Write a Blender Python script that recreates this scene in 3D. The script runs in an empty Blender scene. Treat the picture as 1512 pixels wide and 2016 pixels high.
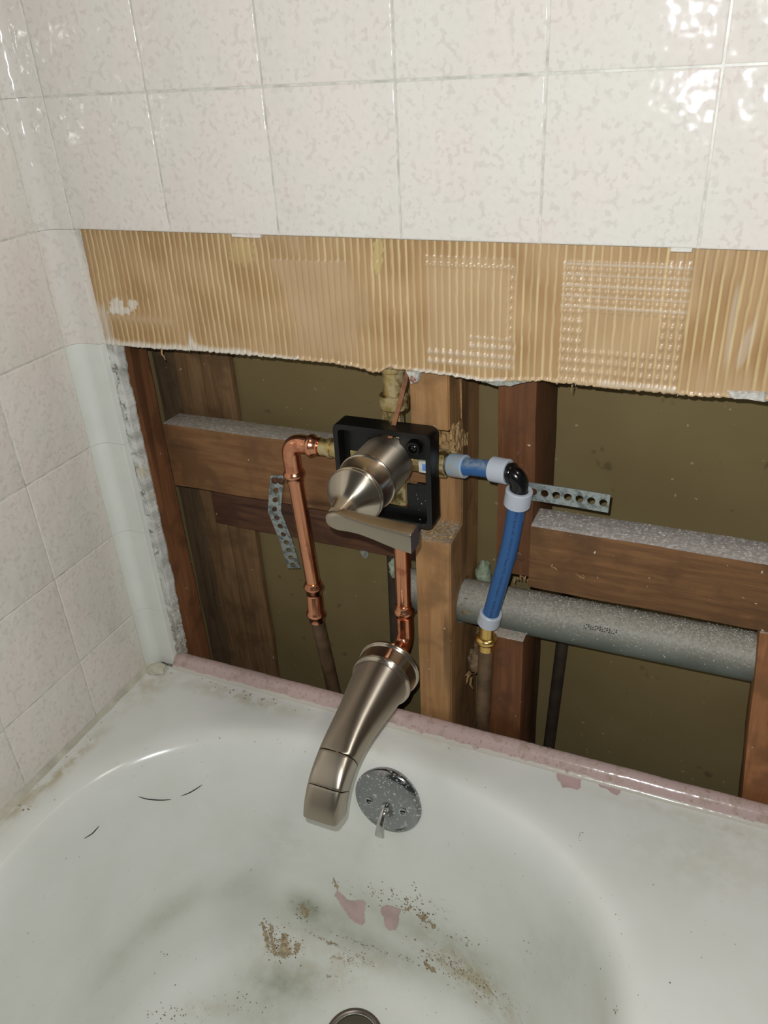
import bpy, bmesh, math, random
import numpy as np
from mathutils import Vector, Matrix, noise
from mathutils.bvhtree import BVHTree
random.seed(7)
PI = math.pi
col = bpy.context.scene.collection
SC = bpy.context.scene

# ------------------------------------------------------------------ camera
F = 1585.2
CP = Vector((0.60327, -0.59788, 0.64613))
RX = Vector((0.919178, 0.39048, -0.05136))
RY = Vector((0.152311, -0.472699, -0.867962))
RZ = Vector((-0.363199, 0.789988, -0.493969))
cam = bpy.data.cameras.new('camera')
co = bpy.data.objects.new('camera', cam); col.objects.link(co)
M = Matrix((RX, -RY, -RZ)).transposed().to_4x4(); M.translation = CP
co.matrix_world = M
cam.sensor_fit = 'HORIZONTAL'; cam.sensor_width = 36.0; cam.lens = F / 1512 * 36
cam.clip_start = 0.01; cam.clip_end = 50
SC.camera = co
# ------------------------------------------------------------------ world, light, exposure
w = bpy.data.worlds.new('world'); SC.world = w; w.use_nodes = True
w.node_tree.nodes['Background'].inputs[0].default_value = (1.0, 0.96, 0.88, 1)
w.node_tree.nodes['Background'].inputs[1].default_value = 0.06
fl = bpy.data.lights.new('phone_flash', 'POINT'); fl.energy = 12.0; fl.shadow_soft_size = 0.0028
fl.color = (0.955, 0.985, 1.0)
flo = bpy.data.objects.new('phone_flash', fl); col.objects.link(flo)
flo.location = CP - RX * 0.012 - RY * 0.020 + RZ * 0.004
la = bpy.data.lights.new('fill_light', 'AREA'); la.shape = 'DISK'; la.size = .30; la.energy = 5.0; la.color = (1.0, .93, .84)  # unseen soft fill, added to brighten the tub and left wall
lo = bpy.data.objects.new('fill_light', la); col.objects.link(lo); lo.location = (1.35, -.40, 2.0)
lo.rotation_euler = (Vector((.30, -.30, 0)) - lo.location).to_track_quat('-Z', 'Y').to_euler()
SC.view_settings.view_transform = 'Standard'; SC.view_settings.look = 'None'
SC.view_settings.gamma = 1; SC.view_settings.use_curve_mapping = False
SC.view_settings.exposure = 0.0

# ------------------------------------------------------------------ measuring helpers
def at(u, v, y=None, x=None, z=None):
    d = RX * ((u - 756) / F) + RY * ((v - 1008) / F) + RZ
    t = (y - CP.y) / d.y if y is not None else (x - CP.x) / d.x if x is not None else (z - CP.z) / d.z
    return CP + d * t
def pj(P):
    q = Vector(P) - CP; z = q.dot(RZ)
    return 756 + F * q.dot(RX) / z, 1008 + F * q.dot(RY) / z
def lin(c):
    return tuple(((x / 12.92) if x <= .04045 else ((x + .055) / 1.055) ** 2.4) for x in (c[0] / 255, c[1] / 255, c[2] / 255)) + (1,)
def n3(x, y, z, s=1.0):
    return noise.noise(Vector((x * s, y * s, z * s)))

# ------------------------------------------------------------------ materials
def mat(name, base, rough=.5, metal=0, spec=.5):
    m = bpy.data.materials.new(name); m.use_nodes = True
    nt = m.node_tree; b = nt.nodes['Principled BSDF']
    b.inputs['Base Color'].default_value = base if len(base) == 4 else lin(base)
    b.inputs['Roughness'].default_value = rough; b.inputs['Metallic'].default_value = metal
    b.inputs['Specular IOR Level'].default_value = spec
    return m, nt, b
def node(nt, t, **k):
    n = nt.nodes.new(t)
    for a, v in k.items(): setattr(n, a, v)
    return n
def coords(nt, kind='Object', scale=(1, 1, 1)):
    tc = node(nt, 'ShaderNodeTexCoord'); mp = node(nt, 'ShaderNodeMapping')
    nt.links.new(tc.outputs[kind], mp.inputs[0]); mp.inputs['Scale'].default_value = scale
    return mp.outputs[0]
def wpos(nt, scale=(1, 1, 1)):
    g = node(nt, 'ShaderNodeNewGeometry'); mp = node(nt, 'ShaderNodeMapping')
    nt.links.new(g.outputs['Position'], mp.inputs[0]); mp.inputs['Scale'].default_value = scale
    return mp.outputs[0]
def nz(nt, vec, scale, detail=3, rough=.55, dist=0):
    n = node(nt, 'ShaderNodeTexNoise'); n.inputs['Scale'].default_value = scale
    n.inputs['Detail'].default_value = detail; n.inputs['Roughness'].default_value = rough
    n.inputs['Distortion'].default_value = dist
    nt.links.new(vec, n.inputs['Vector']); return n.outputs['Fac']
def ramp(nt, fac, stops):
    r = node(nt, 'ShaderNodeValToRGB')
    el = r.color_ramp.elements
    while len(el) < len(stops): el.new(0.5)
    for e, (p, c) in zip(el, stops):
        e.position = p; e.color = c if len(c) == 4 else lin(c)
    nt.links.new(fac, r.inputs[0]); return r.outputs[0]
def mix(nt, fac, a, b, mode='MIX'):
    m = node(nt, 'ShaderNodeMix', data_type='RGBA', blend_type=mode)
    if isinstance(fac, (int, float)): m.inputs[0].default_value = fac
    else: nt.links.new(fac, m.inputs[0])
    for i, v in ((6, a), (7, b)):
        if isinstance(v, tuple): m.inputs[i].default_value = v if len(v) == 4 else lin(v)
        else: nt.links.new(v, m.inputs[i])
    return m.outputs[2]
def math_(nt, op, a, b=None):
    m = node(nt, 'ShaderNodeMath', operation=op)
    for i, v in enumerate((a, b)):
        if v is None: continue
        if isinstance(v, (int, float)): m.inputs[i].default_value = v
        else: nt.links.new(v, m.inputs[i])
    return m.outputs[0]
def sstep(nt, v, a, b):
    m = node(nt, 'ShaderNodeMapRange', interpolation_type='SMOOTHSTEP')
    nt.links.new(v, m.inputs[0]); m.inputs[1].default_value = a; m.inputs[2].default_value = b
    return m.outputs[0]
def bump(nt, b, h, strength=.3, dist=.001):
    n = node(nt, 'ShaderNodeBump'); n.inputs['Strength'].default_value = strength
    n.inputs['Distance'].default_value = dist
    nt.links.new(h, n.inputs['Height']); nt.links.new(n.outputs[0], b.inputs['Normal'])

def tile_mat():
    m, nt, b = mat('speckled_glazed_tile', (200, 198, 190), .10)
    p = wpos(nt)
    f = nz(nt, p, 210, 1.2, .5); f2 = nz(nt, p, 75, 2, .5); f3 = nz(nt, p, 12, 2)
    s = sstep(nt, f, .50, .60)
    s2 = sstep(nt, f2, .42, .58)
    k = math_(nt, 'MULTIPLY', s, math_(nt, 'ADD', math_(nt, 'MULTIPLY', s2, .80), .20))
    blot = mix(nt, sstep(nt, f3, .42, .58), (200, 193, 186), (204, 189, 184))
    basec = mix(nt, sstep(nt, f3, .35, .62), (226, 222, 213), (228, 220, 212))
    c = mix(nt, math_(nt, 'MULTIPLY', k, .40), basec, blot)
    nt.links.new(c, b.inputs['Base Color'])
    h = nz(nt, p, 42, 2, .5)
    bump(nt, b, h, .55, .0035)
    b.inputs['Specular IOR Level'].default_value = .5
    return m
M_TILE = tile_mat()
def plain(name, c, rough, amt=.08, sc=60, bs=.2, bd=.0006, metal=0, c2=None, detail=3, spec=.5):
    m, nt, b = mat(name, c, rough, metal, spec)
    p = wpos(nt); f = nz(nt, p, sc, detail)
    c2 = c2 or tuple(int(x * (1 - amt * 3)) for x in c)
    nt.links.new(ramp(nt, f, [(.3, lin(c2)), (.62, lin(c))]), b.inputs['Base Color'])
    if bs: bump(nt, b, f, bs, bd)
    return m
M_STRIP = plain('white_glazed_trim', (228, 230, 222), .18, .01, 20, .2, .001)
M_GROUT = plain('cream_grout', (220, 218, 208), .4, .06, 90)
M_CAULK = plain('cream_caulk', (204, 200, 182), .5, .05, 40, .4, .002)

def wood_mat(name, c1, c2, c3, axis='z', dust=.0, rough=.62, dustc=(190, 180, 166), sc=1.0):
    m, nt, b = mat(name, c1, rough, 0, .35)
    s = {'x': (5, 60, 60), 'z': (60, 60, 4), 'y': (60, 5, 60)}[axis]
    p = wpos(nt, tuple(k * sc for k in s)); q = wpos(nt)
    f = nz(nt, p, 2.6, 5, .62, .7); g = nz(nt, q, 26, 3); kn = nz(nt, p, .35, 2, .5, 1.5)
    c = ramp(nt, f, [(.28, lin(c2)), (.5, lin(c1)), (.72, lin(c3))])
    c = mix(nt, sstep(nt, g, .48, .70), c, lin(tuple(int(x * .84) for x in c1)))
    c = mix(nt, math_(nt, 'MULTIPLY', sstep(nt, kn, .60, .68), .55), c, lin(tuple(int(x * .5) for x in c2)))
    ry = node(nt, 'ShaderNodeBsdfDiffuse')
    nt.nodes.remove(ry)
    if dust > 0:
        ge = node(nt, 'ShaderNodeNewGeometry'); sp = node(nt, 'ShaderNodeSeparateXYZ')
        nt.links.new(ge.outputs['Normal'], sp.inputs[0])
        up = sstep(nt, sp.outputs['Z'], .35, .8)
        dn = nz(nt, q, 330, 3, .7); dc = ramp(nt, dn, [(.35, lin(tuple(int(x * .86) for x in dustc))), (.56, lin(dustc)), (.70, lin((225, 222, 214)))])
        c = mix(nt, math_(nt, 'MULTIPLY', up, dust), c, dc)
    # pale specks of plaster dust
    sp2 = sstep(nt, nz(nt, q, 150, 2, .5), .735, .77)
    c = mix(nt, math_(nt, 'MULTIPLY', sp2, .8), c, (214, 200, 178))
    nt.links.new(c, b.inputs['Base Color'])
    bump(nt, b, f, .35, .0008)
    return m
M_STUD = wood_mat('orange_fir_lumber', (168, 126, 82), (150, 108, 68), (180, 140, 96), 'z', .95, dustc=(176, 158, 132))
M_STUDD = wood_mat('red_brown_lumber', (102, 63, 36), (88, 53, 30), (116, 75, 44), 'z', .8)
M_STUDR = wood_mat('dark_orange_lumber', (150, 100, 62), (124, 80, 50), (166, 114, 74), 'z', .6)
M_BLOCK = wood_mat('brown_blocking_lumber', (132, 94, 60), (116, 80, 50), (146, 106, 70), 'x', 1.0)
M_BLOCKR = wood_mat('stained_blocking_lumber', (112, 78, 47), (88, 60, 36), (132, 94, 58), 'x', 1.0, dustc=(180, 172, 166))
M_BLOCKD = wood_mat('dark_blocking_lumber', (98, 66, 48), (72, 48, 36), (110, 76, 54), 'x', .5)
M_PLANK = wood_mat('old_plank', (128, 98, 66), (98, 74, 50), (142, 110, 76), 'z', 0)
M_PLANKD = wood_mat('old_shaded_plank', (96, 76, 54), (74, 58, 42), (108, 86, 60), 'z', 0)  # darker copy of old_plank, cavity shade put into the colour
M_SPLINT = plain('fresh_splintered_wood', (196, 158, 106), .7, .12, 140, .5, .001)

def panel_mat():
    m, nt, b = mat('olive_paper_gypsum_back', (126, 112, 82), .8, 0, .2)
    p = wpos(nt)
    f = nz(nt, p, 9, 3); g = nz(nt, p, 120, 3)
    c = ramp(nt, f, [(.3, lin((122, 106, 70))), (.65, lin((130, 114, 78)))])
    c = mix(nt, sstep(nt, g, .70, .74), c, (164, 152, 120))
    c = mix(nt, math_(nt, 'MULTIPLY', sstep(nt, nz(nt, p, 48, 2), .69, .76), .5), c, (74, 66, 48))
    nt.links.new(c, b.inputs['Base Color']); bump(nt, b, g, .15, .0005)
    return m
M_PANEL = panel_mat()

def vcol_mat(name, rough, attr='Col', bs=.2, bsc=300, spec=.4, coat=0):
    m, nt, b = mat(name, (200, 200, 200), rough, 0, spec)
    a = node(nt, 'ShaderNodeAttribute'); a.attribute_name = attr
    nt.links.new(a.outputs['Color'], b.inputs['Base Color'])
    bump(nt, b, nz(nt, wpos(nt), bsc, 3), bs, .0006)
    b.inputs['Coat Weight'].default_value = coat; b.inputs['Coat Roughness'].default_value = .2
    return m
M_ADH = vcol_mat('tan_tile_adhesive', .42, bs=.25, coat=.25)
M_PLASTER = vcol_mat('broken_white_plaster', .85, bs=.5, bsc=500, spec=.2)
M_PLW = plain('white_plaster_crumb', (214, 210, 200), .85, .08, 300, .6, .0008)
M_PLG = plain('grey_plaster_crumb', (168, 170, 160), .85, .1, 300, .6, .0008)

def tub_mat():
    m, nt, b = mat('white_tub_enamel', (186, 188, 180), .16)
    a = node(nt, 'ShaderNodeAttribute'); a.attribute_name = 'grime_and_shade'
    s = node(nt, 'ShaderNodeSeparateColor'); nt.links.new(a.outputs['Color'], s.inputs[0])
    p = wpos(nt)
    f = nz(nt, p, 12, 3); f2 = nz(nt, p, 60, 4, .6); f3 = nz(nt, p, 170, 4, .65)
    c = ramp(nt, f, [(.3, lin((222, 224, 216))), (.6, lin((229, 230, 224)))])
    g = math_(nt, 'MULTIPLY', s.outputs[0], math_(nt, 'ADD', f2, .25))
    c = mix(nt, math_(nt, 'MINIMUM', math_(nt, 'MULTIPLY', g, 1.15), .9), c, (142, 148, 122))
    t = math_(nt, 'ADD', f3, math_(nt, 'MULTIPLY', s.outputs[1], .42))
    c = mix(nt, math_(nt, 'MULTIPLY', sstep(nt, t, .66, .80), .7), c, (140, 118, 86))
    c = mix(nt, math_(nt, 'MULTIPLY', s.outputs[2], math_(nt, 'ADD', sstep(nt, f2, .35, .6), .1)), c, (188, 178, 150))
    sp = sstep(nt, nz(nt, p, 130, 2), .765, .80)
    c = mix(nt, math_(nt, 'MULTIPLY', sp, .4), c, (120, 112, 92))
    nt.links.new(c, b.inputs['Base Color'])
    r = node(nt, 'ShaderNodeMapRange'); nt.links.new(math_(nt, 'ADD', math_(nt, 'ADD', s.outputs[0], s.outputs[2]), s.outputs[1]), r.inputs[0])
    r.inputs[3].default_value = .20; r.inputs[4].default_value = .6
    sz = node(nt, 'ShaderNodeSeparateXYZ'); nt.links.new(p, sz.inputs[0])       # enamel worn matt towards the floor of the tub
    nt.links.new(math_(nt, 'ADD', r.outputs[0], math_(nt, 'MULTIPLY', sstep(nt, sz.outputs['Z'], -.12, -.27), .35)), b.inputs['Roughness'])
    bump(nt, b, nz(nt, p, 16, 2), .25, .002)
    return m
M_TUB = tub_mat()
def flange_mat():
    m, nt, b = mat('old_pink_enamel', (204, 168, 162), .2)
    p = wpos(nt); f = nz(nt, p, 70, 4, .65); g = nz(nt, p, 260, 3, .6)
    a = node(nt, 'ShaderNodeAttribute'); a.attribute_name = 'Col'
    c = mix(nt, sstep(nt, f, .5, .66), (192, 168, 163), (174, 154, 142))
    c = mix(nt, math_(nt, 'MULTIPLY', sstep(nt, g, .55, .70), .75), c, (156, 138, 118))
    t = math_(nt, 'ADD', a.outputs['Fac'], math_(nt, 'MULTIPLY', math_(nt, 'SUBTRACT', f, .5), 1.7))
    c = mix(nt, sstep(nt, t, .52, .60), c, (202, 196, 184))
    nt.links.new(c, b.inputs['Base Color']); bump(nt, b, f, .3, .0008)
    return m
M_FLANGE = flange_mat()
M_PINK = plain('bared_pink_enamel', (204, 176, 174), .35, .03, 60, .15)
M_GRIME = plain('brown_rust_grime', (146, 120, 86), .8, .12, 300, .4)
M_GRIMEG = plain('olive_grime', (158, 150, 124), .8, .1, 300, .4)
M_BEIGE = plain('old_beige_adhesive_trace', (180, 164, 136), .7, .1, 200, .5)
M_HAIR = plain('dark_hair', (40, 36, 34), .5, .05, 60, 0)

def metal_mat(name, c, rough, aniso=0, sc=400, amt=.08, dirt=None, dth=(.6, .7), stretch=(1, 1, 1)):
    m, nt, b = mat(name, c, rough, 1)
    p = wpos(nt, stretch); f = nz(nt, p, sc, 2)
    
    r = node(nt, 'ShaderNodeMapRange'); nt.links.new(f, r.inputs[0])
    r.inputs[3].default_value = max(.02, rough - amt); r.inputs[4].default_value = rough + amt
    nt.links.new(r.outputs[0], b.inputs['Roughness'])
    if aniso:
        b.inputs['Anisotropic'].default_value = aniso
        tg = node(nt, 'ShaderNodeTangent'); tg.direction_type = 'RADIAL'; tg.axis = 'Y'; nt.links.new(tg.outputs[0], b.inputs['Tangent']); b.inputs['Anisotropic Rotation'].default_value = .25
    if dirt:
        d = sstep(nt, nz(nt, wpos(nt), dirt[1], 4, .65), *dth)
        nt.links.new(mix(nt, d, lin(c), lin(dirt[0])), b.inputs['Base Color'])
        inv = math_(nt, 'SUBTRACT', 1, math_(nt, 'MULTIPLY', d, dirt[2])); nt.links.new(inv, b.inputs['Metallic'])
    return m
M_NICKEL = metal_mat('brushed_nickel', (180, 169, 153), .42, .93, 40, .02)
M_NICKELR = metal_mat('brushed_nickel_trim', (196, 186, 170), .25, .75, 40, .02)
M_NICKELF = metal_mat('satin_nickel', (176, 166, 151), .31, 0, 40, .03)
M_COPPER = metal_mat('bright_copper', (226, 160, 126), .22, 0, 60, .06, ((176, 104, 78), 50, .1), (.5, .75))
M_COPOLD = plain('dull_old_copper', (112, 88, 64), .55, .1, 60, .2, metal=.3)
M_PIPEDK = plain('dark_oxidised_pipe', (66, 54, 42), .6, .1, 60, .2)
M_BRASS = metal_mat('yellow_brass', (222, 186, 112), .24, 0, 60, .07)
M_BRASSD = metal_mat('dusty_brass', (196, 172, 112), .42, 0, 60, .1, ((176, 160, 120), 90, .9), (.42, .6))
M_CHROME = metal_mat('spotted_chrome', (150, 153, 156), .16, 0, 60, .04, ((196, 196, 190), 300, .85), (.57, .63))
M_CHROMEP = metal_mat('plain_chrome', (200, 200, 198), .12, 0, 60, .05, ((180, 178, 170), 300, .8), (.62, .68))
M_GALV = metal_mat('galvanised_steel', (186, 194, 194), .55, 0, 60, .1, ((112, 120, 118), 120, .5), (.45, .6))
M_RUST = plain('rusty_steel', (104, 70, 48), .7, .12, 200, .5, metal=.4)
M_BLACK = plain('black_plastic', (10, 10, 11), .38, .02, 60, .1)
M_BLACKG = plain('glossy_black_plastic', (14, 14, 15), .18, .02, 60, .05)
M_DARK = plain('dark_hole', (16, 12, 9), .9, 0, 60, 0)
def pex_mat():
    m, nt, b = mat('blue_pex', (44, 94, 148), .42)
    p = wpos(nt)
    ge = node(nt, 'ShaderNodeNewGeometry'); sp = node(nt, 'ShaderNodeSeparateXYZ'); nt.links.new(ge.outputs['Normal'], sp.inputs[0])
    d = math_(nt, 'MULTIPLY', sstep(nt, sp.outputs['Z'], .0, .7), sstep(nt, nz(nt, p, 160, 4, .7), .35, .62))
    nt.links.new(mix(nt, math_(nt, 'MULTIPLY', d, .75), (42, 92, 148), (142, 152, 156)), b.inputs['Base Color'])
    return m
M_PEX = pex_mat()
def ring_mat(name, dusty):
    m, nt, b = mat(name, (184, 190, 200), .38)
    b.inputs['Subsurface Weight'].default_value = .25; b.inputs['Subsurface Radius'].default_value = (.004, .004, .005)
    b.inputs['Subsurface Scale'].default_value = 1
    if dusty:
        d = sstep(nt, nz(nt, wpos(nt), 110, 4, .65), .42, .62)
        nt.links.new(mix(nt, math_(nt, 'MULTIPLY', d, .7), (154, 174, 194), (178, 168, 138)), b.inputs['Base Color'])
    return m
M_RING = ring_mat('milky_plastic_ring', False); M_RINGD = ring_mat('dusty_plastic_ring', True)
def vent_mat():
    m, nt, b = mat('dusty_grey_vent_pipe', (90, 98, 92), .5)
    p = wpos(nt)
    ge = node(nt, 'ShaderNodeNewGeometry'); sp = node(nt, 'ShaderNodeSeparateXYZ'); nt.links.new(ge.outputs['Normal'], sp.inputs[0])
    up = sstep(nt, sp.outputs['Z'], -.25, .95)
    f = nz(nt, wpos(nt, (1, 1, 1)), 330, 4, .7); g = nz(nt, p, 12, 3)
    c = mix(nt, sstep(nt, g, .4, .6), (88, 94, 86), (102, 108, 100))
    dd = math_(nt, 'MULTIPLY', up, math_(nt, 'ADD', .6, math_(nt, 'MULTIPLY', sstep(nt, f, .42, .58), .35)))
    c = mix(nt, math_(nt, 'MINIMUM', dd, .9), c, (178, 170, 156))
    c = mix(nt, math_(nt, 'MULTIPLY', up, sstep(nt, f, .64, .70)), c, (206, 200, 188))
    nt.links.new(c, b.inputs['Base Color']); bump(nt, b, f, .4, .0012)
    return m
M_VENT = vent_mat()
M_FOAM = plain('pale_green_foam', (176, 190, 160), .9, .1, 120, .6, .002)
M_TAGW = plain('white_sticker', (218, 218, 210), .5, .05, 200, .1)
M_TAGB = plain('blue_print', (110, 150, 226), .5, .05, 200, .1)
M_INK = plain('black_ink', (16, 26, 48), .6, 0, 60, 0)
M_SLIVER = plain('brown_wood_sliver', (150, 100, 64), .7, .1, 100, .3)
M_ROOM = plain('bathroom_paint', (190, 184, 172), .8, .02, 20, 0)

# ------------------------------------------------------------------ object helpers
def base_of(bm):
    xs = [v.co for v in bm.verts]
    lo = Vector((min(v.x for v in xs), min(v.y for v in xs), min(v.z for v in xs)))
    hi = Vector((max(v.x for v in xs), max(v.y for v in xs), max(v.z for v in xs)))
    return Vector(((lo.x + hi.x) / 2, (lo.y + hi.y) / 2, lo.z))
def wloc(o):
    return o.location + (wloc(o.parent) if o.parent else Vector((0, 0, 0)))
def obj(name, bm, m, parent=None, smooth=True, label=None, ang=40):
    if smooth:
        for f in bm.faces: f.smooth = True
    B = base_of(bm)
    bmesh.ops.translate(bm, verts=bm.verts, vec=-B)
    me = bpy.data.meshes.new(name); bm.to_mesh(me); bm.free()
    for x in (m if isinstance(m, (list, tuple)) else [m]): me.materials.append(x)
    if smooth:
        try: me.set_sharp_from_angle(angle=math.radians(ang))
        except Exception: pass
    o = bpy.data.objects.new(name, me); col.objects.link(o)
    o.location = B - (wloc(parent) if parent else Vector((0, 0, 0)))
    if parent: o.parent = parent
    if label: o['label'] = label
    return o
def tag(o, label, cat, group=None):
    o['label'] = label; o['category'] = cat
    if group: o['group'] = group
    return o
def thing(name, label, cat, loc, group=None):
    o = bpy.data.objects.new(name, None); col.objects.link(o); o.location = loc
    o.empty_display_size = .01
    return tag(o, label, cat, group)
def struct(o): o['kind'] = 'structure'; return o
def box(bm, x0, x1, y0, y1, z0, z1, bev=0.0, seg=1, jit=0):
    b2 = bmesh.new()
    bmesh.ops.create_cube(b2, size=1)
    for v in b2.verts:
        v.co = Vector((x0 + (v.co.x + .5) * (x1 - x0), y0 + (v.co.y + .5) * (y1 - y0), z0 + (v.co.z + .5) * (z1 - z0)))
    if jit:
        for v in b2.verts: v.co += Vector([random.uniform(-jit, jit) for _ in range(3)])
    if bev: bmesh.ops.bevel(b2, geom=b2.edges[:], offset=bev, segments=seg, profile=.6, affect='EDGES')
    join(bm, b2)
def join(bm, b2):
    me = bpy.data.meshes.new('tmp'); b2.to_mesh(me); b2.free(); bm.from_mesh(me); bpy.data.meshes.remove(me)
def frame_of(d):
    d = d.normalized(); a = Vector((0, 0, 1)) if abs(d.z) < .9 else Vector((1, 0, 0))
    x = d.cross(a).normalized(); return x, d.cross(x).normalized()
def tube(bm, pts, rad, seg=20, cap=True):
    pts = [Vector(p) for p in pts]; n = len(pts)
    rad = rad if isinstance(rad, (list, tuple)) else [rad] * n
    t0 = (pts[1] - pts[0]).normalized(); u, v = frame_of(t0); rings = []
    for i in range(n):
        t = (pts[min(i + 1, n - 1)] - pts[max(i - 1, 0)]).normalized()
        q = t0.rotation_difference(t); u = q @ u; v = q @ v; t0 = t
        rings.append([bm.verts.new(pts[i] + (u * math.cos(2 * PI * k / seg) + v * math.sin(2 * PI * k / seg)) * rad[i]) for k in range(seg)])
    for a, b in zip(rings, rings[1:]):
        for k in range(seg): bm.faces.new((a[k], a[(k + 1) % seg], b[(k + 1) % seg], b[k]))
    if cap: bm.faces.new(rings[0][::-1]); bm.faces.new(rings[-1])
def lathe(bm, O, d, prof, seg=48, cap=True):
    """prof: list of (distance along d, radius)"""
    O = Vector(O); d = Vector(d).normalized(); u, v = frame_of(d); rings = []
    for t, r in prof:
        r = max(r, 1e-5)
        rings.append([bm.verts.new(O + d * t + (u * math.cos(2 * PI * k / seg) + v * math.sin(2 * PI * k / seg)) * r) for k in range(seg)])
    for a, b in zip(rings, rings[1:]):
        for k in range(seg): bm.faces.new((a[k], a[(k + 1) % seg], b[(k + 1) % seg], b[k]))
    if cap: bm.faces.new(rings[0][::-1]); bm.faces.new(rings[-1])
def loft(bm, rings, cap=True, closed=True):
    R_ = [[bm.verts.new(p) for p in r] for r in rings]
    n = len(R_[0])
    for a, b in zip(R_, R_[1:]):
        for k in range(n if closed else n - 1): bm.faces.new((a[k], a[(k + 1) % n], b[(k + 1) % n], b[k]))
    if cap and closed: bm.faces.new(R_[0][::-1]); bm.faces.new(R_[-1])
    return R_
def fixn(bm): bmesh.ops.recalc_face_normals(bm, faces=bm.faces[:]); return bm
def smooth_path(P, n=8):
    P = [Vector(p) for p in P]; out = []
    for i in range(len(P) - 1):
        p0 = P[max(i - 1, 0)]; p1 = P[i]; p2 = P[i + 1]; p3 = P[min(i + 2, len(P) - 1)]
        for k in range(n):
            t = k / n
            out.append(.5 * ((2 * p1) + (p2 - p0) * t + (2 * p0 - 5 * p1 + 4 * p2 - p3) * t * t + (3 * p1 - 3 * p2 + p3 - p0) * t ** 3))
    return out + [P[-1]]
def bend_path(A, B, C_, r, n=10):
    """A->B->C with a rounded corner of radius r at B"""
    A, B, C_ = Vector(A), Vector(B), Vector(C_)
    a = (A - B).normalized(); c = (C_ - B).normalized()
    p, q = B + a * r, B + c * r
    return [p * (1 - t) ** 2 + B * 2 * t * (1 - t) + q * t * t for t in [k / n for k in range(n + 1)]]
def wood(name, m, x0, x1, y0, y1, z0, z1, label=None, cat=None, parent=None, shx=0, bev=.0015, rag=None, group=None):
    """a piece of lumber; shx shifts its lower end in x; rag = list of ragged ends ('z0','z1','x0','x1')"""
    bm = bmesh.new(); box(bm, x0, x1, y0, y1, z0, z1, bev, 2)
    L = max(x1 - x0, z1 - z0); ax = 'x' if (x1 - x0) > (z1 - z0) else 'z'
    k = max(2, int(L / .02))
    for i in range(1, k):
        if ax == 'x': bmesh.ops.bisect_plane(bm, geom=bm.verts[:] + bm.edges[:] + bm.faces[:], plane_co=(x0 + L * i / k, 0, 0), plane_no=(1, 0, 0))
        else: bmesh.ops.bisect_plane(bm, geom=bm.verts[:] + bm.edges[:] + bm.faces[:], plane_co=(0, 0, z0 + L * i / k), plane_no=(0, 0, 1))
    for v in bm.verts:
        c = v.co
        c.x += n3(c.x, c.y + 3, c.z, 18) * .0011; c.y += n3(c.x + 9, c.y, c.z, 18) * .0009
        c.z += n3(c.x, c.y, c.z + 5, 22) * .0009 if ax == 'x' else 0
        c.x += shx * (z1 - c.z) / max(z1 - z0, .01)
    o = obj(name, fixn(bm), m, parent, True, ang=35)
    if label: tag(o, label, cat or 'lumber', group)
    return o
def splinters(name, centre, n, size, m, parent, spread, bias=(0, 0, 0), seed=1):
    rnd = random.Random(seed); bm = bmesh.new()
    for _ in range(n):
        c = Vector(centre) + Vector([rnd.uniform(-s, s) for s in spread])
        d = Vector([rnd.uniform(-1, 1) for _ in range(3)]) + Vector(bias)
        L = rnd.uniform(.4, 1.2) * size; r = size * rnd.uniform(.05, .13)
        mid = c + d.normalized() * L * .5 + Vector([rnd.uniform(-.2, .2) * L for _ in range(3)])
        tube(bm, [c, mid, c + d.normalized() * L], [r, r * .9, r * .15], 5)
    o = obj(name, fixn(bm), m, parent); o['kind'] = 'stuff'; return o
def lump(bm, c, r, seed=0, sub=3, amp=.35, fr=None):
    b2 = bmesh.new(); bmesh.ops.create_icosphere(b2, subdivisions=sub, radius=1)
    for v in b2.verts:
        d = v.co.normalized(); k = 1 + amp * noise.noise(d * (fr or 1.6) + Vector((seed * 3.7, seed, 0)))+ amp*.5*noise.noise(d*4+Vector((seed,0,3)))
        v.co = Vector((c[0] + d.x * r[0] * k, c[1] + d.y * r[1] * k, c[2] + d.z * r[2] * k))
    join(bm, b2)

# ================================================================== SETTING: back wall
TW, TH, XS, ZC = .1086, .1092, .0305, .520        # tile pitch, trim width, height of the cut line
def tile_mesh(bm, x0, x1, z0, z1, y=0.0, th=.008, g=.0006, bev=.0014, tilt=0):
    box(bm, x0 + g, x1 - g, y, y + th, z0 + g, z1 - g, bev, 3)
wall_back = None
bm = bmesh.new(); box(bm, .012, .80, .0092, .0215, ZC - .004, .98)
wall_back = struct(obj('wall_back', bm, M_GROUT, None, False))
# grout bed filling joints between tiles
bm = bmesh.new(); box(bm, .012, .80, .0007, .0092, ZC + .0006, .975)
g = obj('grout', bm, M_GROUT, wall_back, False)
shared = {}
def rowz(k): return ZC + k * TH
jr = random.Random(3)
for r in range(4):
    for c in range(7):
        x0 = XS + c * TW; x1 = x0 + TW
        bm = bmesh.new(); dz = -.0014 if (r == 0 and c in (1, 4)) else 0
        tile_mesh(bm, x0, x1, rowz(r), rowz(r + 1), y=jr.uniform(-.0003, .0003))
        obj('tile', bm, M_TILE, wall_back)
# little cut nibs under the tile edge as left by the saw
for (u0, u1) in ((455, 512), (1322, 1366)):
    a, b_ = at(u0, 468, y=0), at(u1, 468, y=0)
    bm = bmesh.new(); box(bm, a.x, b_.x, .0008, .006, ZC - .0022, ZC + .001, .0005)
    obj('tile_nib', bm, M_TILE, wall_back)
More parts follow.
